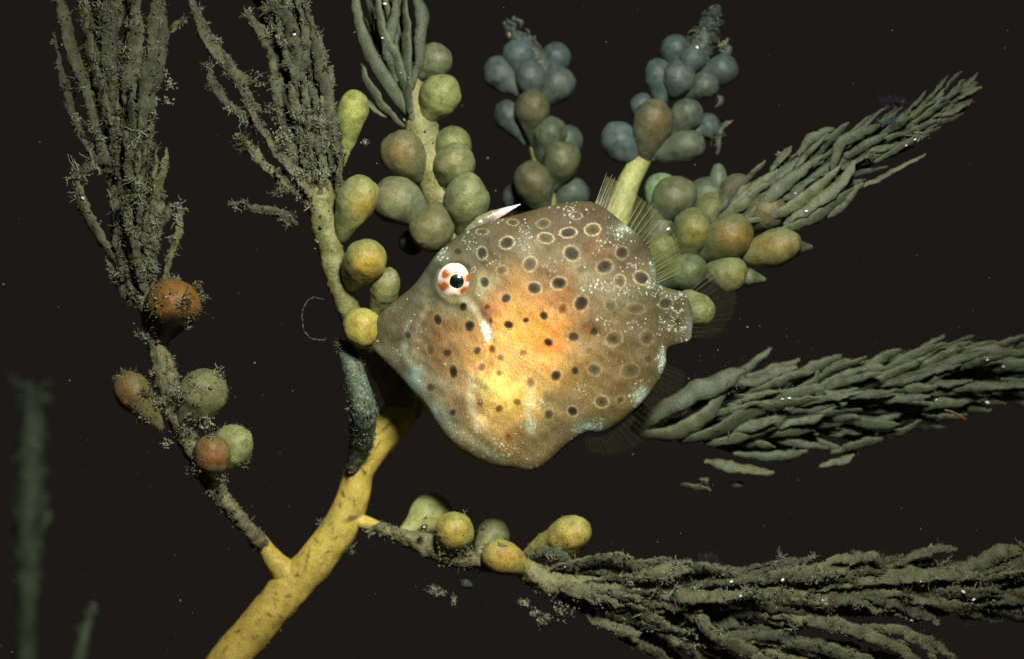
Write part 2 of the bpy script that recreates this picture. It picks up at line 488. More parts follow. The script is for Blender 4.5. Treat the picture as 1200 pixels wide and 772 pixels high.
SPOTS = [  # x, y, rx, ry, dark, ring, brown
    (601, 261, 6, 3.5, .6, .7), (565, 272, 6, 3.5, .6, .5), (594, 285, 8, 6.5, .8, .9), (565, 297, 6, 6.5, .8, .7), (537, 295, 4.5, 4.5, .5, .1), (588, 317, 5.5, 5.5, .45, .8), (621, 310, 8, 7.5, .6, .9),
    (568, 331, 6, 6.3, 1, .3), (626, 338, 7.5, 7.5, .85, .6), (593, 350, 6, 6, 1, .25), (543, 360, 5, 5.5, .95, .2), (513, 375, 5, 7, .85, .35), (550.5, 382, 6, 7, 1, .25), (571, 360, 4, 4, .7, 0),
    (575, 376, 3, 4, .6, 0), (596, 381, 6.3, 5.6, 1, .1), (616.5, 375.5, 4, 4, .8, 0), (636.6, 262.4, 7.5, 4.8, .75, .9), (675, 253, 7, 3.8, .6, .9), (639.6, 279.5, 8, 6, .6, 1.1), (666, 273, 8.5, 5.5, .8, .9),
    (694.5, 269.5, 9, 6, .75, 1.0), (670, 297.5, 9, 8, .95, .9), (728.7, 296.5, 6.5, 7.5, .85, .9), (708.5, 313, 9, 7.5, .9, .8), (726.4, 330, 7, 6.5, .55, .8), (751.6, 326, 8, 7.5, .85, .9), (655, 332.4, 8, 7.5, .9, .7),
    (681, 355.7, 8.5, 8.5, .9, .7), (715.5, 358, 7, 6, .45, .5), (744.6, 362, 10, 6, .5, .6), (780.3, 355.7, 7, 6.5, .8, .7), (659.5, 362, 6, 6, .7, .1), (637.3, 370.4, 5.5, 5.5, .9, .2), (672, 394, 6.5, 6.5, .6, .15),
    (719.5, 396, 9, 8, .75, .8), (758, 395, 8, 7.5, .75, .7), (642.8, 400.3, 6, 5.5, 1, 0), (696, 388, 5, 5, .45, 0), (651.5, 439.5, 6.5, 6.5, .8, .4), (674, 433.6, 5, 5, .65, .1), (696.5, 432, 7.5, 7, .6, .6),
    (738, 433.6, 9.5, 8.5, .6, .6), (643, 485, 6, 6, .7, .5), (671, 481, 6.5, 5.5, .8, .5), (705, 470, 7, 7, .6, .7), (727, 467.5, 4.5, 4.5, .55, .5), (622, 447, 6, 6.5, .5, .2), (504.6, 409, 5, 7, .6, .5), (524.4, 412.6, 5, 5, .5, 0),
    (559.4, 410, 5, 5, .75, .1), (577, 408, 5, 5, .6, 0), (586.6, 418.5, 4.5, 4.5, .7, 0), (613, 412.6, 5, 4.5, .4, 0), (564.7, 429, 5, 5, .55, .2), (531.4, 434.8, 5.5, 8, .85, .5), (504.6, 453.4, 5, 6, .35, 0),
    (530.7, 482.6, 4, 4.5, .5, 0), (584.5, 436.6, 4.5, 4, .35, 0), (562.4, 471.4, 4.5, 4.5, .6, 0), (606, 470.4, 5, 5, .45, 0), (585, 478, 5, 5, .55, 0), (595, 510.5, 4, 4.5, .4, 0), (478, 391.7, 4.5, 5, .4, 0),
    (712, 288, 6, 4, .3, 0), (682, 316, 7, 5, .25, 0), (760, 420, 5, 5, .3, .2), (795, 378, 4, 5, .35, .2), (690, 410, 4, 4, .25, 0)]
ang = np.arctan2
for k, (sx, sy, rx, ry, dk, rg) in enumerate(SPOTS):
    rx, ry = rx * .93, ry * .93
    q = np.hypot((X - sx) / rx, (Y - sy) / ry)
    near = q < 3.2
    a = np.arctan2(Y - sy, X - sx)
    vr = .55 + .75 * (.5 + .5 * math.sin(k * 7.3))
    wob = 1 + .035 * np.sin(a * 11 + k) + .03 * np.sin(a * 17 + 2 * k) + .08 * np.sin(2 * a + k * 1.7)
    qq = q / wob
    lay(np.where(near, np.clip(1 + .55 * wav(Q, 9, 61, 2), .2, 1.3) * .48 * vr * min(rg, 1) * (1 - .35 * min(max((sx - 690) / 60, 0), 1)) * np.exp(-((qq - 1.20) / .16) ** 2), 0), (196, 184, 150) if sx > 560 else (180, 170, 140))
    inner = 1 / (1 + np.exp((qq - .92) * 13))
    orange = 560 < sx < 665 and 330 < sy < 515
    c0 = (82, 72, 46) if rg > .45 and dk < .8 else ((120, 70, 28) if orange and dk < .8 else (44, 36, 24))
    lay(np.where(near, inner * min(.62 + .38 * dk, 1) * (1 if dk > .3 else .6), 0), c0)
    lay(np.where(near, np.exp(-(qq / .55) ** 2) * dk * .85, 0), (18, 16, 12))
# orange halo round the dark flank spot
lay(.55 * np.exp(-((np.hypot(X - 643, Y - 400) - 11) / 5) ** 2), (200, 110, 40))

# silvery scale flecks, their glints painted in as pale dots
PATCH = [(585, 258, 6, 4, 18), (613, 268, 5, 5, 14), (545, 270, 5, 4, 12), (551, 283, 6, 6, 26), (579, 306, 7, 5, 12), (617, 288, 6, 8, 34), (662, 245, 8, 4, 34), (649, 315, 7, 6, 18), (703, 290, 6, 7, 22), (738, 314, 7, 5, 26),
         (702, 335, 13, 4, 60), (735, 341, 9, 4, 40), (767, 339, 8, 4, 60), (722, 275, 9, 6, 50), (737, 265, 6, 4, 45), (800, 347, 7, 4, 45), (794, 372, 7, 7, 40), (777, 381, 6, 4, 22), (741, 380, 5, 3, 14), (710, 377, 7, 4, 18),
         (556, 450, 5, 5, 24), (629, 471, 5, 6, 34), (621, 496, 5, 10, 60), (570, 510, 22, 9, 90), (590, 528, 16, 6, 60), (683, 456, 5, 5, 16), (718, 421, 6, 4, 10), (752, 464, 6, 8, 130), (692, 502, 11, 5, 130), (776, 424, 3, 10, 90),
         (517, 300, 5, 5, 40), (556, 317, 3, 3, 10), (508, 488, 3, 8, 40), (767, 308, 4, 14, 50), (620, 549, 12, 3, 50), (790, 365, 12, 18, 30), (480, 400, 20, 30, 40), (640, 400, 110, 90, 60), (540, 460, 25, 40, 30), (571, 392, 4, 8, 25),
         (800, 390, 6, 10, 24), (700, 265, 40, 18, 40)]
keep = np.array([p for p in [(RNG.normal(cx, sx_), RNG.normal(cy, sy_), RNG.gamma(3, .16) + .25, RNG.uniform(.2, 1)) for (cx, cy, sx_, sy_, n_) in PATCH for _ in range(n_)]])
Xg = X.reshape(NR, NS)
fleck = np.zeros(len(X))
order = np.argsort(X); Xs = X[order]
for (fx, fy, fr, fa) in keep:
    lo, hi = np.searchsorted(Xs, [fx - 3, fx + 3])
    idx = order[lo:hi]
    fleck[idx] = np.maximum(fleck[idx], fa * np.exp(-((X[idx] - fx) ** 2 + (Y[idx] - fy) ** 2) / (fr * fr * .55)))
lay(np.clip(fleck * .95, 0, .85), (222, 232, 222))
dz = dz - np.sign(cv)[None, :].repeat(NR, 0).ravel() * fleck * .6 * side
col *= 1.0

V = W(np.stack([X, Y, dz], -1))
n0 = len(V)
V = np.vstack([V, W(np.array([[437, 393, 0.], [812.5, 371, 0.]]))])
F4 = grid_faces(NR, NS)[:, ::-1]
j = np.arange(NS); j2 = (j + 1) % NS
F3 = np.vstack([np.stack([np.full(NS, n0), j, j2], -1), np.stack([np.full(NS, n0 + 1), (NR - 1) * NS + j2, (NR - 1) * NS + j], -1)])
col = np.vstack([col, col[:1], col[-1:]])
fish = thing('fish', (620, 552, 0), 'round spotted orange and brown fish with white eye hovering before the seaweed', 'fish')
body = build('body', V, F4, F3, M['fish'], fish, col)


def fish_depth(x, y):
    """front surface depth at a pixel (nearest vertex)."""
    m_ = (cv > 0)[None, :].repeat(NR, 0).ravel()
    d2 = (X - x) ** 2 + (Y - y) ** 2 + np.where(m_, 0, 1e6)
    return dz[np.argmin(d2)]


# eye (left flank, seen) and its twin on the far flank
def make_eye(front=True):
    ex, ey = 535, 329.5
    d0 = fish_depth(505, 345) + 3 if front else -(fish_depth(505, 345) + 3)
    sg = 1 if front else -1
    n, mm, Re = 34, 96, 22.5
    rr = np.sin(np.linspace(0, 1, n) * math.pi / 2) * Re * 1.06
    t = np.arange(mm) * 2 * math.pi / mm
    xx = ex + rr[:, None] * np.cos(t); yy = ey + rr[:, None] * np.sin(t)
    bulge = 15 * np.sqrt(np.clip(1 - (rr / (Re * 1.08)) ** 2, 0, 1))
    bulge = bulge - 1.6 * (rr < 9.2)
    dd = np.repeat((d0 - sg * bulge)[:, None], mm, 1)
    Ve = W(np.stack([xx, yy, dd], -1).reshape(-1, 3))
    x_, y_ = (xx - ex).ravel(), (yy - ey).ravel()
    r_ = np.hypot(x_, y_); a_ = np.degrees(np.arctan2(y_, x_))
    c = np.repeat(lin((226, 216, 210))[None], len(r_), 0)
    nz = wav(np.stack([x_, y_, 0 * x_], -1), 7, 5, 3)
    for (aa, w, r0, r1, s_) in [(-150, 22, 10, 19, .85), (158, 20, 9, 22, .9), (50, 22, 9, 22, .95), (-12, 18, 10, 23, .95), (100, 16, 16, 24, .8), (-95, 10, 17, 24, .3), (20, 12, 19, 25, .5)]:
        da = (a_ - aa + 180) % 360 - 180
        mk = 1.7 * s_ * np.exp(-(da / w) ** 2) / (1 + np.exp(-(r_ - r0) * .9)) / (1 + np.exp((r_ - r1) * 1.1)) * np.clip(1 + .35 * nz, 0, 1.2)
        mk = np.clip(mk, 0, 1)[:, None]
        c = c * (1 - mk) + lin((150, 80, 36)) * mk
    mk = (np.exp(-((r_ - 10.2) / 1.0) ** 2) * .8)[:, None]; c = c * (1 - mk) + lin((240, 160, 110)) * mk
    mk = np.clip((r_ - 21.4) / 1.5, 0, 1)[:, None] * .85; c = c * (1 - mk) + lin((60, 60, 56)) * mk
    F = grid_faces(n, mm)
    if not front: F = F[:, ::-1]
    e = build('eye', Ve, F, None, M['iris'], fish, c)
    n2 = 14
    rr = np.sin(np.linspace(0, 1, n2) * math.pi / 2) * 8.4
    xx = ex + .3 + rr[:, None] * np.cos(t); yy = ey + .5 + rr[:, None] * np.sin(t)
    b2 = 15 + 2.6 * np.sqrt(np.clip(1 - (rr / 8.45) ** 2, 0, 1)) - 2.0
    dd = np.repeat((d0 - sg * b2)[:, None], mm, 1)
    F = grid_faces(n2, mm)
    if not front: F = F[:, ::-1]
    build('pupil', W(np.stack([xx, yy, dd], -1).reshape(-1, 3)), F, None, M['pupil'], e)
    n3 = 18
    rr = np.sin(np.linspace(0, 1, n3) * math.pi / 2) * 22.0
    xx = ex + rr[:, None] * np.cos(t); yy = ey + rr[:, None] * np.sin(t)
    b3 = 3.5 + 18.5 * np.sqrt(np.clip(1 - (rr / 22.6) ** 2, 0, 1))
    dd = np.repeat((d0 - sg * b3)[:, None], mm, 1)
    F = grid_faces(n3, mm)
    if not front: F = F[:, ::-1]
    build('cornea', W(np.stack([xx, yy, dd], -1).reshape(-1, 3)), F, None, M['cornea'], e)
    # orbit rim
    rim = np.array([[ex + 23.5 * math.cos(q), ey + 23.5 * math.sin(q), d0 - sg * 2.0] for q in np.linspace(0, 2 * math.pi, 61)])
    Vr, A4, A3 = tube_mesh(W(rim), np.full(61, 2.4), 10, lump=.25, seed=3, wl=9)
    cc = np.repeat(lin((92, 92, 74))[None], len(Vr), 0) * (1 + .3 * wav(Vr, 12, 8, 2))[:, None]
    cc[:, :] = np.where((Vr[:, :1] < (ex - 600) - 6) & (Vr[:, 2:3] < (386 - ey)), lin((62, 78, 92)), cc)
    build('eyelid_rim', Vr, A4, A3, M['spine'], e, cc)
    return e


make_eye(True)
make_eye(False)

# lips
for (yy0, dy) in ((390, -1), (398.5, 1)):
    pts = np.array([[442.5 + 4 * math.sin(t) ** 2 * 0 + 2.5 * (1 - math.cos(t)) * .2, yy0 + dy * .8, -4.2 * math.cos(t)] for t in np.linspace(0, math.pi, 15)])
    pts[:, 0] = 440.2 + 3.0 * (1 - np.sin(np.linspace(0, math.pi, 15)))
    Vl, A4, A3 = tube_mesh(W(pts), np.full(15, 2.0), 12, lump=.12, seed=9, wl=7)
    build('lip', Vl, A4, A3, M['spine'], fish, np.repeat(lin((126, 116, 92))[None], len(Vl), 0))

# first dorsal spine folded back along the nape
pts = cr([(549, 271, -3), (566, 259, -4), (586, 250, -4), (609.5, 240, -3)], 40)
Rr = np.interp(np.linspace(0, 1, 40), [0, .25, .6, .85, 1], [4.5, 7.5, 6.2, 2.6, .5])
Vs, A4, A3 = tube_mesh(W(pts), Rr, 20, flat=.7, lump=.10, seed=4, wl=9)
xs = Vs[:, 0] + 600
edge = np.clip((Vs[:, 2] - np.interp(Vs[:, 0], W(pts)[:, 0], W(pts)[:, 2])) / 6, -1, 1)
cs = lin((120, 112, 92))[None] * np.clip((600 - xs) / 20, .0, 1)[:, None] + lin((225, 225, 215))[None] * np.clip(1 - (600 - xs) / 20, 0, 1)[:, None]
pk = np.exp(-((xs - 588) / 7) ** 2) * (edge < .1); cs = cs * (1 - pk[:, None]) + lin((235, 195, 190)) * pk[:, None]
build('dorsal_spine', Vs, A4, A3, M['spine'], fish, cs)
# thin membrane tying the spine to the back
pm = cr([(575, 255, -2), (590, 252, -2), (600, 247, -2)], 14); pb = cr([(577, 262, -2), (592, 258, -2), (606, 254, -2)], 14)


def membrane(name, base, tips, mat, parent, ripple=1.5, seed=0, rows=7):
    """thin two-sided web between a base line and a tip line (photo px)."""
    base = np.asarray(base, float); tips = np.asarray(tips, float); n = len(base)
    g = []
    for k in range(rows):
        f = k / (rows - 1)
        q = base * (1 - f) + tips * f
        q = q.copy(); q[:, 2] += ripple * f * np.sin(np.linspace(0, n * 1.6, n) + seed)
        g.append(q)
    G = np.stack(g)
    Vm = W(G).reshape(-1, 3)
    i, j_ = np.meshgrid(np.arange(rows - 1), np.arange(n - 1), indexing='ij')
    F = np.stack([i * n + j_, i * n + j_ + 1, (i + 1) * n + j_ + 1, (i + 1) * n + j_], -1).reshape(-1, 4)
    # a real (very small) thickness
    Vb = Vm + np.array([0, .5, 0])
    return build(name, np.vstack([Vm, Vb]), np.vstack([F, F[:, ::-1] + len(Vm)]), None, mat, parent)


membrane('spine_membrane', pb, pm, M['fin'], fish)


def fin(name, base_pts, tip_pts, nray, mat_web, rad=.62, seed=0, ray_mat='ray', bend=3):
    b = cr(base_pts, nray); t = cr(tip_pts, nray)
    b2 = cr(base_pts, nray * 4); t2 = cr(tip_pts, nray * 4)
    web = membrane(name, b2, b2 + (t2 - b2) * .93, mat_web, fish, 1.2, seed)
    rg = np.random.default_rng(seed + 50)
    for i in range(nray):
        e = t[i] + np.array([rg.normal(0, 1.5), rg.normal(0, 1.5), rg.normal(0, 2)])
        mid_ = (b[i] + e) / 2 + np.array([0, 0, 1.0])
        pts_ = cr([b[i], mid_, e], 9)
        Vr, A4, A3 = tube_mesh(W(pts_), np.linspace(rad * 1.25, rad * .35, 9), 6)
        build('fin_ray', Vr, A4, A3, M[ray_mat], web)
    return web


fin('dorsal_fin', [(697, 241, 0), (712, 249, 0), (732, 265, 0), (750, 280, 0), (762, 297, 0), (767, 318, 0), (770, 332, 0)],
    [(712, 204, 8), (728, 212, 10), (752, 230, 12), (776, 250, 12), (793, 274, 12), (800, 298, 10), (798, 318, 8)], 27, M['fin_back'], .5, 1)
fin('anal_fin', [(684, 505, 0), (700, 503, 0), (716, 499, 0), (737, 484, 0), (756, 464, 0), (770, 445, 0), (778, 425, 0)],
    [(690, 530, 6), (712, 535, 8), (738, 528, 10), (768, 510, 12), (790, 488, 12), (802, 462, 12), (804, 436, 10)], 25, M['fin'], .3, 2, 'ray_faint')
fin('tail_fin', [(803, 346, 0), (808, 356, 0), (811, 368, 0), (811, 380, 0), (807, 394, 0)],
    [(850, 306, 10), (862, 326, 12), (866, 352, 12), (858, 376, 12), (844, 392, 10)], 12, M['fin'], .36, 3, 'ray_faint')
dpf = fish_depth(585, 405)
fin('pectoral_fin', [(578, 396, fish_depth(578, 396) - 1), (581, 404, dpf - 1), (580, 412, dpf - 1)],
    [(640, 402, fish_depth(630, 402) - 9), (640, 446, fish_depth(630, 446) - 9), (606, 466, fish_depth(606, 466) - 8)], 11, M['fin_side'], .35, 4, 'ray_clear')

# ================================================================== THE SEAWEED
weed = thing('seaweed', (248, 785, 60), 'large yellow stemmed seaweed with air bladders and leafy branches spreading behind the fish', 'seaweed')


def tube(name, pts, radii, mat, parent, seg=16, n=None, lump=.10, wl=26, flat=1.0, seed=1, colfn=None, caps=(1, 1)):
    n = n or max(16, len(pts) * 12)
    C = cr(pts, n); R = np.interp(np.linspace(0, 1, n), np.linspace(0, 1, len(radii)), radii) * (D + C[:, 2]) / D
    Vt, A4, A3 = tube_mesh(W(C), R, seg, flat, caps=caps, lump=lump, seed=seed, wl=wl)
    c = colfn(Vt) if colfn else None
    return build(name, Vt, A4, A3, mat, parent, c)


def stem_paint(Vt):
    x = Vt[:, 0] + 600; y = 386 - Vt[:, 2]
    k = (D + 98) / D
    x = Vt[:, 0] / k + 600; y = 386 - Vt[:, 2] / k
    c = np.repeat(lin((190, 168, 84))[None], len(Vt), 0)
    P3 = np.stack([x, y, Vt[:, 1]], -1)
    c *= (1 + .12 * wav(P3, 50, 3, 3))[:, None]
    w = np.clip((y - 640) / 90, 0, 1)[:, None] * .55                     # browner towards the foot
    c = c * (1 - w) + lin((172, 146, 74)) * w
    rb = np.clip(wav(P3, 18, 9, 3) - .3, 0, 1)[:, None] * .5
    c = c * (1 - rb) + lin((170, 120, 70)) * rb
    marks = [(426, 550, 4, 2, 120), (406, 561, 5, 2, 115), (402, 577, 5, 1.6, 120), (412, 606, 7.5, 3.6, 25), (416, 589, 5, 1.3, 95), (362, 650, 8, 2, 75), (360, 662, 7, 1.6, 80), (325, 700, 4, 2, 160), (339, 696, 4, 2, 20), (428, 553, 3, 1.3, 60),
             (306, 724, 4, 1.5, 20), (317, 717, 6, 1.6, 150), (281, 737, 6, 1.3, 20), (264, 760, 5, 1.8, 60), (395, 628, 5, 1.3, 30), (372, 633, 6, 1.3, 130), (385, 645, 4, 1.3, 20), (350, 672, 3, 1.5, 0), (330, 720, 4, 1.5, 140), (378, 660, 5, 1.1, 60),
             (444, 520, 5, 1.2, 60), (399, 590, 3, 1.5, 100), (340, 640, 3, 1.2, 60), (300, 745, 5, 1.4, 130), (287, 700, 3, 1.4, 20), (455, 498, 12, 1.6, 42)]
    rg = np.random.default_rng(4)
    for _ in range(22):
        t = rg.uniform(0, 1)
        mx_, my_ = 250 + 200 * t, 770 - 250 * t + rg.uniform(-28, 28)
        marks.append((mx_, my_, rg.uniform(1.5, 4.5), rg.uniform(.7, 1.3), rg.uniform(0, 180)))
    for (mx_, my_, a_, b_, g_) in marks:
        cc, ss = math.cos(math.radians(g_)), -math.sin(math.radians(g_))
        u = (x - mx_) * cc + (y - my_) * ss; w_ = -(x - mx_) * ss + (y - my_) * cc
        m_ = np.clip(rg.uniform(.45, 1.2) * np.exp(-((u / a_) ** 2 + (w_ / b_) ** 2)) * (1 + .6 * wav(P3, 5, 17, 2)), 0, .85)[:, None]
        c = c * (1 - m_) + lin((92, 66, 34)) * m_
    return c


SD = 108
stem = tube('stem', [(236, 818, SD), (272, 769, SD), (306, 727, SD), (341, 687, SD), (374, 652, SD), (400, 616, SD), (412, 585, SD), (421, 553, SD), (436, 524, SD), (458, 498, SD), (482, 468, SD + 8), (540, 420, SD + 24), (640, 380, SD + 40), (720, 340, SD + 44)],
            [24, 23, 22.5, 24, 22, 20.5, 19, 18, 20, 22, 20, 16, 13, 11], M['stem'], weed, seg=96, n=420, lump=.06, wl=60, seed=5, colfn=stem_paint)

# short yellow spurs where the side branches leave the stem
tube('side_spur', [(346, 680, 108), (334, 670, 104), (321, 656, 98), (310, 640, 92), (300, 627, 86)], [15, 16, 12, 9.5, 8.5], M['stem'], weed, seg=40, n=90, lump=.06, wl=40, seed=6, colfn=stem_paint)
tube('side_spur', [(405, 604, 108), (412, 606, 107), (422, 610, 104), (438, 615, 100), (456, 622, 94)], [9, 10, 8.5, 7, 6.5], M['stem'], weed, seg=40, n=90, lump=.06, wl=40, seed=7, colfn=stem_paint)
BR = {}


def branch(key, label, pts, radii, mat='branch', **kw):
    o = tube('branch', pts, radii, M[mat], weed, seg=20, n=len(pts) * 16, **kw)
    if label: o['label'] = label
    BR[key] = (o, np.array(pts, float), radii)
    return o


kA = branch('A', 'leftmost branch coated in silt and crust, with orange tinted air bladders',
            [(316, 648, 96), (308, 638, 90), (298, 626, 72), (276, 602, 52), (255, 576, 40), (228, 528, 38), (208, 486, 38), (192, 430, 36), (182, 400, 36), (168, 350, 34), (161, 300, 32), (157, 245, 30), (150, 190, 30), (140, 120, 30), (130, 50, 30), (122, -40, 30)],
            [7, 8, 9, 9.5, 10, 12, 14, 13, 9, 8, 8, 9, 10, 10, 9, 8], 'branch_dull', lump=.22, wl=16, seed=11)
kB = branch('B', 'second branch from the left, crowded with silty leaflets above round yellow bladders',
            [(476, 476, 112), (455, 440, 106), (428, 400, 78), (408, 362, 44), (394, 320, 38), (384, 275, 36), (374, 232, 36), (368, 190, 36), (358, 130, 38), (345, 70, 40), (330, 10, 42), (318, -40, 44)],
            [20, 18, 14, 13, 14, 16, 18, 14, 12, 11, 10, 9], 'branch', lump=.14, wl=24, seed=12)
kC = branch('C', 'upright branch with a grey green leafy top and round bladders touching the back of the fish',
            [(600, 380, 96), (570, 320, 84), (540, 278, 74), (520, 238, 72), (505, 195, 72), (494, 150, 72), (485, 115, 74), (470, 60, 78), (455, -30, 82)],
            [14, 15, 18, 20, 21, 20, 16, 10, 7], 'branch', lump=.10, wl=30, seed=13)
kD = branch('D', 'short dusky branch of blue grey bladders rising above the middle of the fish',
            [(660, 380, 130), (650, 300, 135), (644, 250, 150), (640, 218, 155), (628, 180, 158), (622, 140, 160), (618, 100, 160), (606, 62, 160), (596, 38, 160)],
            [11, 11, 11, 9, 7, 7, 6, 5, 4], 'branch', lump=.10, wl=22, seed=14)
kE = branch('E', 'branch with a thick pale green stalk and a tapering cluster of blue grey bladders',
            [(700, 345, 100), (712, 290, 108), (726, 245, 116), (740, 208, 122), (756, 180, 128), (772, 130, 134), (793, 85, 138), (818, 52, 140), (838, 14, 140)],
            [15, 15, 15, 13, 10, 6, 6, 5, 4], 'branch_pale', lump=.06, wl=40, seed=15)
kF = branch('F', 'upper right branch, orange centred bladders at its foot and long leaflets to its tip',
            [(700, 345, 104), (745, 318, 96), (800, 295, 86), (855, 262, 80), (920, 225, 76), (1000, 182, 76), (1070, 145, 78), (1142, 98, 80)],
            [14, 12, 11, 10, 8, 7, 6, 3], 'leaf_far', lump=.10, wl=22, seed=16)
kG = branch('G', 'middle right branch of overlapping grey green leaflets running out of the frame',
            [(680, 380, 110), (720, 440, 118), (770, 495, 124), (850, 488, 124), (950, 470, 122), (1040, 452, 122), (1120, 438, 124), (1230, 430, 126)],
            [12, 10, 8, 9, 9, 8, 7, 6], 'leaf_far', lump=.12, wl=22, seed=17)
kH = branch('H', 'lowest branch trailing to the right, crusted with silt below four bladders',
            [(426, 611, 103), (440, 616, 98), (462, 624, 84), (505, 640, 66), (545, 655, 56), (600, 660, 56), (650, 682, 56), (720, 690, 56), (820, 696, 56), (930, 692, 58), (1040, 690, 60), (1140, 690, 62), (1230, 690, 64)],
            [5, 6.5, 8, 13, 12, 10, 16, 14, 12, 12, 11, 10, 9], 'branch_dull', lump=.22, wl=18, seed=18)


# ---- air bladders
def bladder(key, cx, cy, rx, ry, d, ax=None, tilt=0, rim=(120, 128, 96), core=(168, 140, 62), off=(0, 0), spread=.62, amt=.9, label=None, neck=.42, tail=None, dark=None, lump=.035, seed=None):
    """pear-shaped bladder: centre and radii in the photo, ax = point where its stalk meets the branch."""
    o = BR[key][0]
    seed = seed or int(cx * 7 + cy)
    n, mm = 40, 44
    c = np.array([cx, cy, d], float)
    if ax is None:
        ax = (cx, cy + ry * 1.25, d + 8)
    a = np.array([ax[0], ax[1], ax[2] if len(ax) > 2 else d + 12], float)
    if key in 'CDEF': rx, ry = rx * 1.08, ry * 1.08
    if key in 'DEF':
        g_ = {'D': .80, 'E': .82, 'F': .90}[key]; rim = np.array(rim) * g_; core = np.array(core) * g_
        rim = tuple(rim * .72 + rim.mean() * .28 * np.array([1.0, 1.05, .92])); core = tuple(core)
    if key == 'C': rim = tuple(np.array(rim) * (.96, .91, .93))
    if key == 'A': core = tuple(np.array(core) * (.74, .80, .95)); rim = tuple(np.array(rim) * .9)
    k = (D + d) / D
    cw, aw = W(c), W(a)
    axis = cw - aw; Ln = np.linalg.norm(axis); axis /= Ln
    # which photo direction is the axis: radius along / across
    ia = math.atan2(-(cy - a[1]), cx - a[0])
    t_ = math.radians(tilt)
    ca, sa = abs(math.cos(ia)), abs(math.sin(ia))
    ral = math.hypot(ca * rx, sa * ry) * k; rac = math.hypot(sa * rx, ca * ry) * k
    phi = np.linspace(0, math.pi, n)
    z = -np.cos(phi) * ral; r = np.sin(phi) * rac
    # pear: pull the lower pole down to the stalk
    low = z < 0
    f = (-z / ral).clip(0, 1)
    ext = max(Ln - ral * .9, 0)
    z = z - np.where(low, f ** 5 * ext, 0)
    r = np.maximum(r, np.where(low, neck * rac * np.clip(.55 + .45 * (1 - f), 0, 1) * np.minimum(1, .6 + .4 * (1 - f)) * (f > .5) * np.clip((f - .5) * 4, 0, 1), 0))
    r[0] = 0.01 * rac if not low[0] else r[0]
    r[-1] = .001
    if abs(axis[1]) < .95: u = np.cross(axis, (0, 1., 0))
    else: u = np.cross(axis, (1., 0, 0))
    u /= np.linalg.norm(u); w = np.cross(axis, u)
    th_ = np.arange(mm) * 2 * math.pi / mm
    Vb = cw + z[:, None, None] * axis + r[:, None, None] * (np.cos(th_)[None, :, None] * u + np.sin(th_)[None, :, None] * w)
    Vb = Vb.reshape(-1, 3)
    dd = Vb - cw
    Vb = Vb + dd * (lump * 1.5 * wav(dd, rx * 2.2, seed, 2) + .02 * wav(dd, rx * .8, seed + 5, 2) + .010 * wav(dd, 6, seed + 1, 2))[:, None]
    # light glowing through the thin wall, painted as a warm core facing the camera
    q = np.stack([(dd[:, 0] / (rx * k)) - off[0], dd[:, 2] / (ry * k) + off[1]], -1)
    rr = np.hypot(q[:, 0], q[:, 1]) + np.where(dd[:, 1] > 0, .5, 0)
    nz = wav(dd, rx * .9, seed + 3, 3)
    m_ = (.8 * amt / (1 + np.exp((rr + .14 * nz - spread) * 6)))[:, None]
    cl = .95 * lin(rim)[None] * (1 + .16 * nz)[:, None] * (1 - m_) + .86 * lin(core)[None] * m_
    if dark is not None:     # darker lower side
        m_ = (1 / (1 + np.exp(-((-(dd[:, 2]) / (ry * k) - dark) + .18 * nz) * 12)))[:, None]
        cl = cl * (1 - m_) + lin((34, 26, 22)) * m_
    b = build('air_bladder', Vb, grid_faces(n, mm), None, M['bladder'], o, cl)
    if label: b['label'] = label
    if tail:
        tube('bladder_tip', [(cx + .6 * (tail[0] - cx), cy + .6 * (tail[1] - cy), d + 2), (tail[0] * .7 + cx * .3, tail[1] * .7 + cy * .3, d + 3), (tail[0], tail[1], d + 4)],
             [tail[2], tail[2] * .9, tail[2] * .35], M['leaf_far'], o, seg=12, seed=seed, lump=.08)
    return b


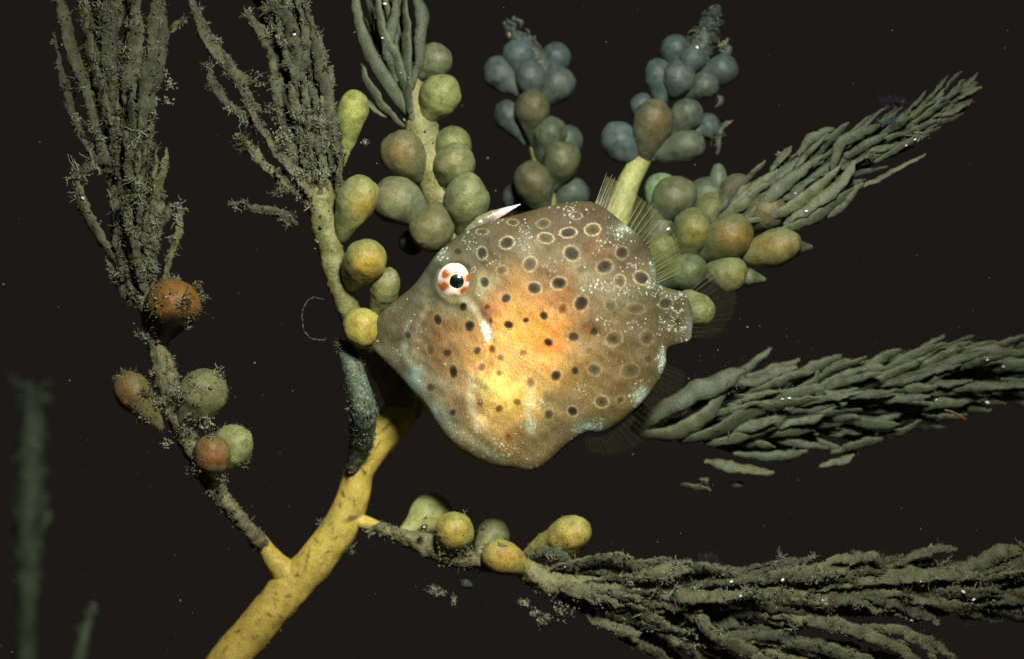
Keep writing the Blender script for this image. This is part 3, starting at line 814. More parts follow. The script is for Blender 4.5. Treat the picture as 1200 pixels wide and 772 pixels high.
BD = [  # key cx cy rx ry d attach rim core off amt label
    ('A', 203, 357, 31, 29, 18, (186, 402, 34), (118, 100, 62), (196, 118, 40), (.25, 0), 1, 'orange brown bladder with a dark underside', dict(dark=.42, spread=.9)),
    ('A', 156, 459, 17, 28, 24, (188, 500, 34), (124, 112, 80), (170, 108, 56), (-.3, 0), .9, 'narrow rust coloured bladder', {}),
    ('A', 238, 460, 28, 29, 26, (212, 500, 36), (126, 130, 96), (150, 118, 70), (.2, 0), .6, None, {}),
    ('A', 272, 522, 22, 29, 30, (246, 560, 40), (150, 156, 108), (160, 146, 84), (.1, -.3), .5, 'smooth pale green bladder', {}),
    ('A', 249, 532, 23, 24, 12, (250, 572, 36), (112, 104, 76), (190, 112, 44), (.1, 0), 1, 'rust coloured bladder crusted with grit', dict(spread=.7)),
    ('B', 413, 132, 18, 27, 22, (402, 190, 34), (138, 144, 88), (160, 158, 84), (0, 0), .8, None, dict(neck=.5)),
    ('B', 418, 236, 22, 34, 18, (398, 282, 32), (128, 134, 92), (178, 146, 70), (.35, .25), .9, None, {}),
    ('B', 427, 307, 24, 28, 8, (408, 340, 34), (130, 134, 88), (196, 156, 56), (.2, .15), 1, None, {}),
    ('B', 451, 338, 16, 26, 26, (438, 378, 44), (122, 124, 86), (140, 126, 76), (.1, 0), .6, None, {}),
    ('B', 426, 384, 22, 23, 6, (405, 370, 40), (150, 146, 86), (180, 156, 68), (.1, .1), .9, 'yellow bladder touching the snout of the fish', {}),
    ('C', 509, 71, 19, 20, 70, (484, 92, 74), (100, 114, 92), (120, 112, 76), (0, 0), .7, None, {}),
    ('C', 516, 112, 22, 24, 56, (496, 146, 70), (124, 134, 90), (134, 138, 82), (0, 0), .8, None, {}),
    ('C', 473, 180, 23, 27, 56, (496, 214, 70), (104, 112, 82), (142, 116, 66), (-.05, .1), .9, None, {}),
    ('C', 531, 170, 22, 20, 66, (508, 200, 74), (112, 126, 88), (136, 132, 76), (.1, 0), .7, None, {}),
    ('C', 533, 193, 22, 24, 50, (514, 222, 70), (106, 118, 86), (132, 118, 72), (0, 0), .7, None, {}),
    ('C', 465, 235, 26, 27, 54, (504, 258, 72), (104, 116, 92), (128, 114, 78), (-.1, -.1), .6, None, {}),
    ('C', 547, 236, 24, 31, 46, (543, 280, 66), (116, 130, 98), (140, 138, 86), (.05, 0), .7, None, {}),
    ('C', 506, 268, 22, 28, 50, (524, 240, 66), (106, 112, 84), (126, 108, 72), (0, 0), .7, None, {}),
    ('C', 482, 285, 13, 14, 92, (510, 262, 84), (58, 78, 86), (66, 84, 84), (0, 0), .5, None, {}),
    ('D', 586, 86, 21, 17, 165, (612, 112, 160), (88, 104, 112), (98, 106, 104), (0, 0), .6, None, {}),
    ('D', 608, 65, 18, 19, 160, (616, 98, 160), (84, 106, 124), (94, 112, 120), (0, 0), .6, None, {}),
    ('D', 652, 68, 16, 17, 170, (624, 106, 162), (80, 100, 116), (88, 104, 112), (0, 0), .6, None, {}),
    ('D', 654, 99, 20, 20, 158, (628, 124, 160), (90, 106, 112), (104, 108, 100), (0, 0), .6, None, {}),
    ('D', 622, 92, 17, 20, 150, (622, 124, 158), (92, 108, 112), (104, 112, 106), (0, 0), .6, None, {}),
    ('D', 596, 136, 15, 18, 162, (616, 168, 160), (84, 104, 108), (92, 106, 100), (0, 0), .6, None, {}),
    ('D', 624, 128, 19, 21, 140, (626, 172, 154), (98, 100, 82), (122, 100, 68), (0, 0), .8, None, {}),
    ('D', 644, 159, 19, 20, 144, (634, 196, 156), (92, 104, 86), (104, 108, 80), (0, 0), .6, None, {}),
    ('D', 664, 166, 17, 19, 160, (644, 200, 158), (82, 100, 100), (88, 102, 94), (0, 0), .6, None, {}),
    ('D', 659, 188, 21, 21, 136, (644, 224, 150), (98, 110, 82), (118, 114, 72), (0, 0), .8, None, {}),
    ('D', 625, 216, 21, 26, 136, (640, 252, 148), (98, 102, 78), (124, 100, 66), (0, -.1), .8, None, {}),
    ('D', 671, 228, 19, 19, 160, (650, 250, 156), (82, 100, 96), (92, 104, 90), (0, 0), .6, None, {}),
    ('D', 602, 232, 12, 16, 170, (634, 246, 158), (72, 88, 96), (80, 92, 92), (0, 0), .5, None, {}),
    ('E', 727, 166, 20, 23, 126, (750, 192, 128), (88, 108, 124), (98, 114, 120), (0, 0), .6, None, {}),
    ('E', 754, 126, 15, 16, 146, (762, 166, 134), (82, 100, 118), (92, 106, 112), (0, 0), .6, None, {}),
    ('E', 765, 146, 21, 29, 112, (754, 190, 124), (104, 104, 82), (130, 108, 66), (.1, .1), .9, 'brown tinged bladder among blue grey ones', {}),
    ('E', 773, 90, 16, 20, 132, (776, 128, 134), (84, 104, 112), (96, 110, 112), (0, 0), .6, None, {}),
    ('E', 792, 59, 17, 17, 138, (800, 88, 138), (82, 102, 112), (92, 108, 106), (0, 0), .6, None, {}),
    ('E', 811, 69, 15, 15, 126, (802, 92, 136), (80, 98, 108), (92, 104, 104), (0, 0), .6, None, {}),
    ('E', 796, 92, 19, 18, 120, (788, 118, 132), (84, 100, 108), (100, 106, 104), (0, 0), .6, None, {}),
    ('E', 846, 83, 18, 17, 130, (812, 100, 136), (84, 104, 108), (96, 108, 104), (0, 0), .6, None, {}),
    ('E', 826, 101, 15, 15, 116, (800, 114, 132), (94, 110, 106), (108, 114, 100), (0, 0), .6, None, {}),
    ('E', 804, 135, 18, 18, 126, (780, 162, 130), (92, 106, 100), (106, 108, 94), (0, 0), .6, None, {}),
    ('E', 830, 149, 12, 16, 140, (806, 160, 134), (82, 104, 108), (92, 108, 104), (0, 0), .6, None, {}),
    ('E', 804, 172, 22, 17, 112, (762, 188, 124), (94, 108, 98), (110, 108, 86), (0, 0), .6, None, {}),
    ('F', 775, 224, 19, 19, 136, (768, 250, 120), (118, 156, 120), (124, 150, 108), (0, 0), .6, None, {}),
    ('F', 791, 231, 24, 23, 104, (764, 262, 112), (102, 108, 84), (114, 104, 78), (0, 0), .7, None, {}),
    ('F', 829, 230, 22, 21, 118, (820, 266, 104), (88, 102, 88), (96, 104, 78), (0, 0), .6, None, {}),
    ('F', 832, 246, 18, 20, 100, (828, 280, 92), (108, 116, 78), (132, 128, 70), (0, 0), .8, None, {}),
    ('F', 866, 228, 25, 19, 104, (838, 262, 90), (94, 98, 78), (114, 98, 66), (0, 0), .7, None, {}),
    ('F', 811, 271, 22, 26, 72, (800, 308, 86), (104, 112, 76), (148, 132, 62), (.1, .1), .9, None, {}),
    ('F', 856, 277, 28, 22, 62, (820, 304, 80), (104, 108, 78), (162, 124, 50), (.15, .1), .9, 'amber centred bladder', {}),
    ('F', 899, 247, 25, 20, 70, (868, 268, 78), (98, 104, 80), (134, 108, 62), (.2, .15), .8, None, {}),
    ('F', 906, 292, 33, 19, 56, (868, 304, 78), (122, 122, 84), (158, 132, 60), (0, 0), .8, 'long bladder drawn out to a pointed tip', dict(tail=(949, 290, 11))),
    ('F', 775, 299, 15, 24, 80, (764, 330, 92), (100, 106, 68), (122, 120, 60), (0, 0), .7, None, {}),
    ('F', 805, 320, 24, 20, 74, (768, 338, 90), (92, 104, 72), (108, 108, 68), (0, 0), .6, None, {}),
    ('F', 853, 321, 22, 20, 66, (820, 318, 84), (112, 120, 82), (146, 132, 68), (.1, .1), .8, None, dict(tail=(894, 328, 11))),
    ('F', 819, 364, 16, 20, 52, (800, 340, 80), (128, 134, 88), (136, 136, 80), (0, 0), .5, None, {}),
    ('F', 775, 266, 12, 18, 108, (762, 300, 98), (84, 94, 80), (90, 94, 72), (0, 0), .6, None, {}),
    ('F', 842, 208, 9, 16, 112, (842, 232, 102), (104, 118, 104), (108, 116, 96), (0, 0), .4, None, {}),
    ('H', 506, 602, 26, 22, 122, (470, 628, 96), (158, 162, 110), (160, 150, 80), (0, .3), .6, None, {}),
    ('H', 533, 622, 23, 22, 38, (520, 652, 52), (150, 146, 90), (196, 160, 66), (0, 0), .9, None, {}),
    ('H', 588, 652, 26, 20, 40, (624, 668, 54), (144, 136, 82), (188, 144, 56), (.1, 0), .9, None, {}),
    ('H', 668, 627, 28, 23, 66, (612, 650, 112), (156, 152, 94), (196, 160, 72), (0, 0), .9, 'large pale yellow bladder standing on the branch', {}),
    ('H', 578, 626, 22, 16, 100, (560, 652, 66), (110, 112, 80), (120, 112, 70), (0, 0), .5, None, {}),
]
for (k_, cx, cy, rx, ry, d, at_, rim, core, off, amt, lab, kw) in BD:
    bladder(k_, cx, cy, rx, ry, d, at_, 0, rim, core, off, kw.pop('spread', .62), amt, lab, **kw)


# ---- leaflets
def leaflet(key, pts, r, mat, flat=None, seed=0, prof=None, parent=None, name='leaflet', J=None):
    C = cr(pts, 16)
    t = np.linspace(0, 1, 16)
    pr = prof or ([0, .15, .5, .85, 1], [.55, .85, 1, .8, .45])
    rg = np.random.default_rng(seed)
    pk = rg.uniform(.35, .7)
    if not prof: pr = ([0, pk * .4, pk, .88, 1], [rg.uniform(.4, .6), .8, rg.uniform(1, 1.2), rg.uniform(.55, .8), rg.uniform(.2, .45)])
    rough = mat == 'leaf_dull'
    n = 44 if rough else 24
    C = cr(pts, n); t = np.linspace(0, 1, n)
    r = r * (.82 if rough else .86)
    R = r * np.interp(t, *pr) * (D + C[:, 2]) / D
    C = C + np.stack([wav(C, 26, seed + 2, 2), wav(C, 26, seed + 3, 2), wav(C, 26, seed + 4, 2)], -1) * (1.8 if rough else 1.2)
    V_, A4, A3 = tube_mesh(W(C), R, 14 if rough else 12, flat if flat else rg.uniform(.3, .5), twist=rg.uniform(-.7, .7), lump=.16, seed=seed, wl=max(r * 3.4, 12))
    if rough:
        q = np.stack([wav(V_, 5.5, seed + 11, 2), wav(V_, 5.5, seed + 12, 2), wav(V_, 5.5, seed + 13, 2)], -1)
        V_ = V_ + q * min(r * .22, 1.8)
    else:
        V_ = V_ + np.stack([wav(V_, 8, seed + 11, 2), .4 * wav(V_, 8, seed + 12, 2), wav(V_, 8, seed + 13, 2)], -1) * min(r * .12, .9)
    if J is not None:
        J.add(V_, A4, A3); return None
    return build(name, V_, A4, A3, M[mat], parent or BR[key][0])


def leafy(key, t0, t1, n, L0, L1, R0, R1, a0, a1, mat, rho=6, seed=0, squash=.7, curve=.5, back=.2, all_join=False):
    """leaflets set in a spiral on a branch, all leaning to its tip."""
    o, pts, rad = BR[key]
    C = cr(pts, 200); J = Join()
    rg = np.random.default_rng(seed)
    for i in range(n):
        f = t0 + (t1 - t0) * (i + rg.uniform(-.3, .3)) / n
        j_ = int(np.clip(f * 199, 1, 197))
        c = C[j_]; tg = C[j_ + 1] - C[j_ - 1]; tg /= np.linalg.norm(tg)
        phi = i * 2.39996 + rg.uniform(-.4, .4)
        u = np.cross(tg, (0, 0, 1.)); u /= np.linalg.norm(u) + 1e-9
        w = np.array([0, 0, 1.])
        pd = math.cos(phi) * u + math.sin(phi) * w * squash
        q = (f - t0) / (t1 - t0)
        Ln = (L0 + (L1 - L0) * q) * rg.uniform(.75, 1.2)
        Rr_ = (R0 + (R1 - R0) * q) * rg.uniform(.6, 1.25)
        al = math.radians(rg.uniform(a0, a1))
        base = c + pd * rho * .5
        d1 = tg * math.cos(al) + pd * math.sin(al)
        d2 = tg * math.cos(al * (1 - curve)) + pd * math.sin(al * (1 - curve)) + rg.normal(0, .06, 3)
        m1 = base + d1 * Ln * .35; m2 = m1 + (d1 + d2) / 2 * Ln * .35; e = m2 + d2 * Ln * .35
        leaflet(key, [base, m1, m2, e], Rr_, mat, seed=int(rg.integers(1e6)), J=J if (all_join or pd[2] > back) else None)
    if J.V: tag(J.build('leaflet_cluster', M[mat], o), kind='stuff')


# upper right branch: sheaves of leaflets to the tip
leafy('F', .40, .97, 84, 84, 26, 7.6, 4.2, 8, 28, 'leaf_far', rho=26, back=-.3, seed=21)
leafy('F', .84, 1.0, 44, 28, 13, 4.6, 3.2, 10, 34, 'leaf_far', rho=9, seed=22, all_join=True)
for q, r_ in [([(868, 262, 62), (900, 235, 50), (925, 212, 48), (952, 192, 50)], 9), ([(872, 262, 56), (912, 250, 48), (950, 228, 46), (985, 195, 48)], 9),
              ([(920, 262, 52), (955, 240, 44), (985, 215, 44), (1002, 190, 48)], 9), ([(908, 272, 56), (940, 262, 50), (968, 245, 48), (1000, 222, 50)], 9),
              ([(965, 255, 56), (990, 238, 52), (1010, 215, 52)], 7), ([(905, 200, 76), (918, 182, 74), (926, 172, 74)], 6), ([(935, 180, 70), (955, 160, 66), (978, 152, 66)], 7),
              ([(1005, 222, 60), (1040, 205, 58), (1085, 182, 60)], 4), ([(975, 200, 58), (985, 170, 54), (1010, 155, 54), (1030, 148, 58)], 8), ([(1025, 190, 60), (1060, 170, 56), (1100, 150, 58)], 5)]:
    leaflet('F', q, r_, 'leaf_far', seed=int(q[0][0]))

# middle right branch
leafy('G', .36, .98, 140, 80, 58, 7.6, 6.2, 7, 30, 'leaf_far', rho=46, back=-.3, seed=23, squash=1.1)
for q, r_ in [([(745, 500, 96), (775, 480, 84), (812, 462, 78), (845, 446, 76), (872, 433, 76)], 15), ([(752, 508, 100), (790, 506, 88), (825, 488, 80), (852, 455, 80)], 13),
              ([(800, 515, 92), (840, 505, 84), (880, 482, 84), (930, 470, 86)], 12), ([(828, 518, 96), (870, 510, 90), (905, 495, 88), (935, 470, 90)], 10),
              ([(850, 465, 104), (890, 463, 98), (930, 460, 96), (955, 446, 98), (958, 434, 98)], 8), ([(862, 532, 100), (895, 534, 96), (925, 532, 94), (946, 528, 96)], 7),
              ([(828, 541, 104), (850, 545, 100), (880, 550, 98), (904, 553, 100)], 7.5), ([(800, 568, 108), (815, 570, 106), (832, 574, 106)], 5), ([(855, 566, 120), (865, 567, 120), (872, 568, 120)], 4.5),
              ([(822, 560, 130), (832, 561, 130)], 4), ([(975, 530, 112), (1005, 520, 108), (1035, 512, 110)], 7), ([(962, 545, 110), (985, 540, 108), (1000, 532, 108)], 6),
              ([(1010, 500, 108), (1050, 480, 104), (1090, 465, 106)], 9), ([(1040, 480, 104), (1075, 452, 98), (1110, 430, 98), (1160, 412, 102)], 10), ([(1110, 425, 104), (1150, 412, 100), (1200, 412, 102)], 9),
              ([(960, 455, 104), (985, 440, 98), (1005, 430, 98), (1032, 428, 100)], 9), ([(975, 470, 100), (1010, 452, 94), (1045, 438, 94), (1090, 418, 98)], 10), ([(1090, 470, 112), (1130, 466, 110), (1178, 473, 112)], 5),
              ([(905, 500, 96), (950, 486, 90), (990, 470, 90)], 10), ([(1030, 510, 108), (1055, 505, 106), (1080, 492, 106)], 7)]:
    leaflet('G', q, r_, 'leaf_far', seed=int(q[0][0] + q[0][1]))

# lowest branch
leafy('H', .50, .99, 90, 80, 74, 8.4, 7.6, 5, 26, 'leaf_dull', rho=40, back=-.3, seed=24, squash=.9)
for q, r_ in [([(650, 665, 44), (690, 655, 36), (730, 656, 34), (760, 672, 38)], 11), ([(760, 672, 44), (800, 662, 36), (840, 668, 34), (890, 682, 38)], 11), ([(690, 722, 50), (715, 732, 44), (748, 742, 44)], 8),
              ([(725, 705, 48), (755, 720, 42), (785, 735, 40), (812, 744, 42)], 9), ([(775, 705, 44), (815, 722, 36), (840, 745, 36), (880, 765, 40), (905, 785, 44)], 11), ([(820, 742, 52), (870, 742, 46), (930, 748, 46), (1000, 765, 50)], 8),
              ([(900, 720, 44), (960, 728, 36), (1020, 745, 36), (1080, 775, 40)], 11), ([(920, 752, 40), (960, 758, 34), (1010, 775, 34), (1050, 795, 40)], 12), ([(1010, 735, 44), (1050, 738, 38), (1080, 750, 38), (1098, 775, 42)], 8),
              ([(950, 665, 54), (985, 655, 46), (1010, 652, 46), (1030, 650, 48)], 8), ([(1040, 665, 50), (1070, 650, 44), (1100, 644, 44), (1118, 644, 48)], 7), ([(1100, 670, 50), (1140, 662, 44), (1180, 645, 46), (1215, 650, 50)], 11),
              ([(1160, 690, 50), (1185, 670, 44), (1210, 645, 46)], 10), ([(880, 680, 44), (930, 672, 36), (970, 672, 36), (1010, 680, 40)], 13), ([(950, 690, 46), (1020, 678, 38), (1090, 672, 38), (1150, 676, 42)], 12),
              ([(860, 700, 46), (910, 708, 38), (960, 712, 38), (1000, 708, 42)], 12), ([(980, 700, 44), (1030, 700, 38), (1070, 715, 38), (1098, 728, 42)], 9), ([(745, 755, 60), (770, 765, 58), (800, 785, 60)], 8), ([(1090, 700, 52), (1150, 706, 50), (1210, 712, 52)], 9),
              ([(640, 668, 50), (670, 690, 38), (720, 690, 36), (760, 700, 40)], 13), ([(618, 652, 54), (640, 646, 48), (660, 652, 46), (672, 668, 48)], 7), ([(1080, 745, 60), (1120, 772, 60)], 8)]:
    leaflet('H', q, r_, 'leaf_dull', seed=int(q[0][0] + q[0][1]))

kI = branch('I', 'side shoot slanting down to the bottom right corner', [(640, 682, 70), (700, 704, 72), (780, 730, 74), (880, 756, 76), (990, 784, 78), (1120, 815, 80)], [10, 8, 8, 7, 7, 6], 'branch_dull', lump=.2, wl=16, seed=19)
leafy('I', .12, .98, 40, 84, 84, 8, 8, 8, 30, 'leaf_dull', rho=22, seed=31, squash=.9, back=-.3)
kJ = branch('J', 'side shoot under the middle right branch', [(880, 488, 128), (960, 500, 126), (1040, 492, 126), (1120, 476, 128)], [7, 6, 6, 4], 'leaf_far', lump=.12, wl=18, seed=20)
leafy('J', .05, .9, 22, 62, 50, 7, 6, 10, 26, 'leaf_far', rho=16, seed=32, back=-.3)
# second branch: crowded top
leafy('B', .50, .98, 62, 72, 66, 7.0, 6.0, 6, 32, 'leaf_dull', rho=24, back=-.3, seed=25, squash=1.0)
for q, r_ in [([(297, 142, 30), (282, 136, 24), (262, 115, 22), (248, 98, 22), (242, 78, 22)], 6.5), ([(352, 232, 26), (322, 204, 22), (298, 180, 20), (280, 158, 20)], 7), ([(368, 236, 22), (345, 200, 16), (315, 165, 14), (292, 128, 16)], 9),
              ([(346, 262, 30), (330, 252, 26), (300, 244, 24), (268, 238, 24)], 7), ([(290, 98, 30), (262, 70, 26), (240, 40, 26), (220, -10, 28)], 9), ([(200, 38, 34), (208, 28, 32), (218, 24, 32)], 4),
              ([(388, 200, 18), (388, 150, 12), (380, 105, 12), (372, 55, 14), (360, 10, 18)], 10), ([(365, 190, 16), (362, 150, 10), (358, 118, 10), (355, 92, 12)], 9), ([(378, 190, 12), (372, 150, 6), (370, 110, 8)], 8),
              ([(352, 130, 24), (345, 95, 16), (345, 55, 16), (335, 20, 18), (308, 8, 20)], 10), ([(330, 150, 26), (325, 110, 20), (318, 60, 20), (290, 15, 22)], 9), ([(350, 100, 24), (362, 50, 22), (350, -10, 24)], 11),
              ([(302, 130, 30), (288, 110, 26), (265, 75, 26), (240, 30, 28)], 9), ([(398, 215, 18), (396, 170, 12), (392, 130, 14)], 7), ([(340, 218, 24), (325, 200, 18), (330, 228, 18)], 6)]:
    leaflet('B', q, r_, 'leaf_dull', seed=int(q[0][0] + q[0][1]))

# leftmost branch
leafy('A', .60, .99, 54, 70, 66, 7.2, 6.8, 6, 30, 'leaf_dull', rho=26, back=-.3, seed=26, squash=1.0)
for q, r_ in [([(156, 345, 26), (135, 305, 20), (112, 268, 18), (96, 235, 18), (84, 200, 20)], 9), ([(150, 200, 24), (118, 190, 20), (92, 205, 18)], 7), ([(178, 300, 28), (184, 270, 22), (196, 248, 20), (212, 240, 22)], 7),
              ([(190, 330, 30), (202, 290, 26), (212, 262, 24), (208, 242, 24)], 6), ([(120, 185, 24), (108, 130, 16), (92, 80, 14), (74, 20, 16), (66, -20, 18)], 10), ([(135, 180, 20), (122, 120, 12), (105, 60, 10), (92, -15, 14)], 11),
              ([(150, 150, 18), (152, 100, 10), (158, 50, 10), (160, -15, 14)], 12), ([(165, 160, 20), (170, 110, 14), (178, 60, 12), (182, -10, 16)], 10), ([(175, 130, 24), (186, 80, 18), (190, 30, 18), (186, -20, 20)], 9),
              ([(128, 140, 14), (130, 100, 8), (128, 50, 8), (126, -15, 12)], 10), ([(155, 200, 22), (170, 175, 18), (178, 140, 18)], 8), ([(118, 200, 26), (96, 160, 22), (76, 100, 22), (64, 40, 24)], 6), ([(165, 290, 22), (170, 260, 16), (178, 225, 16), (182, 175, 20)], 7),
              ([(130, 200, 22), (138, 170, 14), (140, 150, 14)], 9)]:
    leaflet('A', q, r_, 'leaf_dull', seed=int(q[0][0] + q[0][1]))

# middle branch top
leafy('C', .70, .98, 30, 92, 84, 8, 8, 2, 16, 'leaf_far', rho=18, seed=27, squash=1.1)
for q, r_ in [([(484, 140, 56), (462, 108, 48), (438, 70, 46), (422, 30, 48), (414, -15, 50)], 10), ([(482, 128, 50), (470, 85, 42), (450, 40, 40), (440, -10, 44)], 10), ([(480, 130, 46), (478, 80, 40), (476, 40, 40), (474, -10, 44)], 9),
              ([(484, 100, 54), (492, 60, 48), (494, 20, 50), (484, -15, 54)], 9), ([(470, 148, 60), (450, 125, 56), (432, 100, 56), (426, 75, 60)], 7), ([(462, 140, 66), (440, 128, 62), (422, 108, 62)], 5), ([(465, 95, 46), (455, 60, 40), (462, 20, 40), (465, -10, 44)], 8)]:
    leaflet('C', q, r_, 'leaf_far', seed=int(q[0][0] + q[0][1]))

# fuzzy pointed tips of the two dusky branches
tube('shoot_tip', [(634, 82, 160), (622, 62, 160), (606, 46, 160), (592, 30, 160)], [15, 13, 9, 3.5], M['leaf_blue'], BR['D'][0], seg=18, lump=.3, wl=9, seed=91)
tube('shoot_tip', [(818, 72, 140), (823, 50, 140), (830, 32, 140), (839, 10, 140)], [14, 15, 10, 3.5], M['leaf_blue'], BR['E'][0], seg=18, lump=.3, wl=9, seed=92)
rg = np.random.default_rng(77); J = Join()
for i in range(34):
    t = rg.uniform(0, 1)
    x = 596 + 34 * t + rg.normal(0, 5); y = 34 + 32 * t + rg.normal(0, 5)
    leaflet('D', [(x, y, 158), (x + rg.normal(-1, 2), y - 5, 154), (x - rg.uniform(0, 4), y - 9, 152)], rg.uniform(2.6, 4.2), 'leaf_blue', seed=i, J=J)
tag(J.build('leaflet_cluster', M['leaf_blue'], BR['D'][0]), kind='stuff'); J = Join()
for i in range(60):
    t = rg.uniform(0, 1)
    wd = 4 + 15 * t
    x = 838 - 16 * t + rg.uniform(-wd, wd); y = 14 + 40 * t + rg.normal(0, 3)
    leaflet('E', [(x, y, 134), (x + rg.normal(1, 2), y - 4, 130), (x + rg.uniform(-1, 4), y - 8, 126)], rg.uniform(2.8, 4.6), 'leaf_blue', seed=100 + i, J=J)
tag(J.build('leaflet_cluster', M['leaf_blue'], BR['E'][0]), kind='stuff')
for q in ([(844, 60, 130), (852, 64, 128), (856, 56, 128), (850, 52, 130)], [(838, 110, 132), (845, 118, 130), (838, 126, 130)], [(840, 180, 128), (843, 160, 126), (846, 150, 126), (858, 142, 126)]):
    leaflet('E', q, 4.5, 'leaf_blue', seed=int(q[0][1]))

# the old encrusted twig beside the stem
twig = tube('encrusted_twig', [(414, 545, 86), (424, 512, 60), (426, 480, 26), (418, 445, 26), (406, 412, 30), (399, 403, 32)], [8, 14, 15, 13, 10, 6], M['twig'], weed, seg=48, n=120, lump=.06, wl=12, seed=33)
twig['label'] = 'dark gritty twig standing left of the yellow stem'

# ---- silt, crust and tufts growing on the branches (nobody could count the grains)
OCT = np.array([[1, 0, 0], [-1, 0, 0], [0, 1, 0], [0, -1, 0], [0, 0, 1], [0, 0, -1.]])
OF = np.array([[0, 2, 4], [2, 1, 4], [1, 3, 4], [3, 0, 4], [2, 0, 5], [1, 2, 5], [3, 1, 5], [0, 3, 5]])


def grain(J, c, r, rg, col):
    J.add(c + OCT * r * rg.uniform(.6, 1.3, (6, 1)) + rg.normal(0, r * .12, (6, 3)), F3=OF, col=col)


def filament(J, c, dirn, Ln, r, rg, col):
    n = 5
    p = [c]; d = dirn / (np.linalg.norm(dirn) + 1e-9)
    for _ in range(n - 1):
        d = d + rg.normal(0, .38, 3); d /= np.linalg.norm(d)
        p.append(p[-1] + d * Ln / (n - 1))
    V_, A4, A3 = tube_mesh(np.array(p), np.linspace(r, r * .4, n), 4, caps=(0, 0))
    J.add(V_, A4, A3, col)


CC = [lin((104, 106, 88)), lin((82, 78, 60)), lin((124, 126, 108)), lin((100, 80, 60)), lin((70, 74, 62))]


def crust_on(parent, objs, dens, seed, fil=.45, front=True, size=1.0, keepfn=None, tufts=0):
    """grow grains and short filaments out of the surface of the given meshes."""
    rg = np.random.default_rng(seed)
    J = Join()
    for o in objs:
        me = o.data
        n = len(me.polygons)
        ce = np.empty(n * 3, np.float32); me.polygons.foreach_get('center', ce); ce = ce.reshape(-1, 3) / S
        no = np.empty(n * 3, np.float32); me.polygons.foreach_get('normal', no); no = no.reshape(-1, 3)
        ar = np.empty(n, np.float32); me.polygons.foreach_get('area', ar); ar = ar / S ** 2
        patch = np.clip(.25 + 1.3 * wav(ce, 38, seed, 3), 0, 2)
        if keepfn is not None: patch = patch * keepfn(ce)
        lam = ar * dens * patch
        cnt = rg.poisson(lam)
        for i in np.nonzero(cnt)[0]:
            for _ in range(min(cnt[i], 5)):
                c = ce[i] + rg.normal(0, 1.2, 3) + no[i] * .3
                col_ = CC[rg.integers(5)] * rg.uniform(.6, 1.2)
                if rg.random() < fil:
                    filament(J, c, no[i] + rg.normal(0, .45, 3), rg.gamma(2.2, 2.2) * size + 1.5, rg.uniform(.45, .95) * size, rg, col_)
                else:
                    grain(J, c, rg.gamma(2.5, .42) * size + .35, rg, col_)
    if tufts:
        allv = []
        for o in objs:
            me = o.data; co = np.empty(len(me.vertices) * 3, np.float32); me.vertices.foreach_get('co', co)
            co = co.reshape(-1, 3) / S
            if keepfn is not None: co = co[keepfn(co) > rg.random(len(co))]
            if len(co): allv.append(co[rg.integers(0, len(co), 40)])
        allv = np.vstack(allv)
        for _ in range(tufts):
            c0 = allv[rg.integers(len(allv))]; sc = rg.gamma(3, 1.3) + 1.5
            cb = CC[rg.integers(3)] * rg.uniform(.7, 1.25)
            for _ in range(int(7 + sc * 2.4)):
                c = c0 + rg.normal(0, sc * .33, 3)
                col_ = cb * rg.uniform(.6, 1.3)
                dr = rg.normal(0, 1, 3)
                if rg.random() < .6: filament(J, c, dr, rg.uniform(1.2, 2.0) * sc * .75 + 1, rg.uniform(.55, 1.1), rg, col_)
                else: grain(J, c + dr * sc * .22, rg.uniform(.7, 1.9), rg, col_)
    if J.V:
        c_ = J.build('crust', M['crust'], parent, smooth=False)
        c_['kind'] = 'stuff'
        return c_


def kids(key, nm):
    return [c for c in BR[key][0].children if c.name.split('.')[0] == nm or (nm == 'leaflet' and c.name.startswith('leaflet_cluster'))]


def inframe(ce):
    x = ce[:, 0] * D / (D + ce[:, 1]) + 600; y = 386 - ce[:, 2] * D / (D + ce[:, 1])
    return ((x > -20) & (x < 1220) & (y > -20) & (y < 792)).astype(float)


crust_on(BR['A'][0], [BR['A'][0]] + kids('A', 'leaflet'), .10, 201, .25, keepfn=inframe, size=.8, tufts=260)
crust_on(BR['A'][0], kids('A', 'air_bladder'), .09, 202, .3, size=.7, tufts=34, keepfn=lambda ce: (wav(ce, 60, 5, 2) > -.3) * 1.0)
crust_on(BR['B'][0], [BR['B'][0]] + kids('B', 'leaflet'), .06, 203, .25, size=.8, tufts=230, keepfn=lambda ce: inframe(ce) * np.clip((ce[:, 2] - 60) / 80, .08, 1))
crust_on(BR['H'][0], [BR['H'][0]] + kids('H', 'leaflet'), .045, 204, .25, keepfn=inframe, size=.8, tufts=170)
crust_on(BR['I'][0], [BR['I'][0]] + kids('I', 'leaflet'), .03, 214, .25, keepfn=inframe, size=.8, tufts=60)
crust_on(BR['H'][0], kids('H', 'air_bladder'), .008, 205, .3)
crust_on(weed, [twig], .16, 206, .25, size=.6, tufts=10)
crust_on(BR['E'][0], kids('E', 'leaflet'), .006, 207, .5, tufts=5)
crust_on(BR['G'][0], kids('G', 'leaflet'), .005, 208, .4, keepfn=inframe, size=.7, tufts=14)
crust_on(BR['F'][0], kids('F', 'leaflet'), .004, 209, .4, size=.7, tufts=8)
crust_on(BR['C'][0], [BR['C'][0]] + kids('C', 'leaflet'), .0018, 210, .5, keepfn=inframe)
crust_on(weed, [stem], .0012, 211, .3, size=.7, tufts=9, keepfn=inframe)


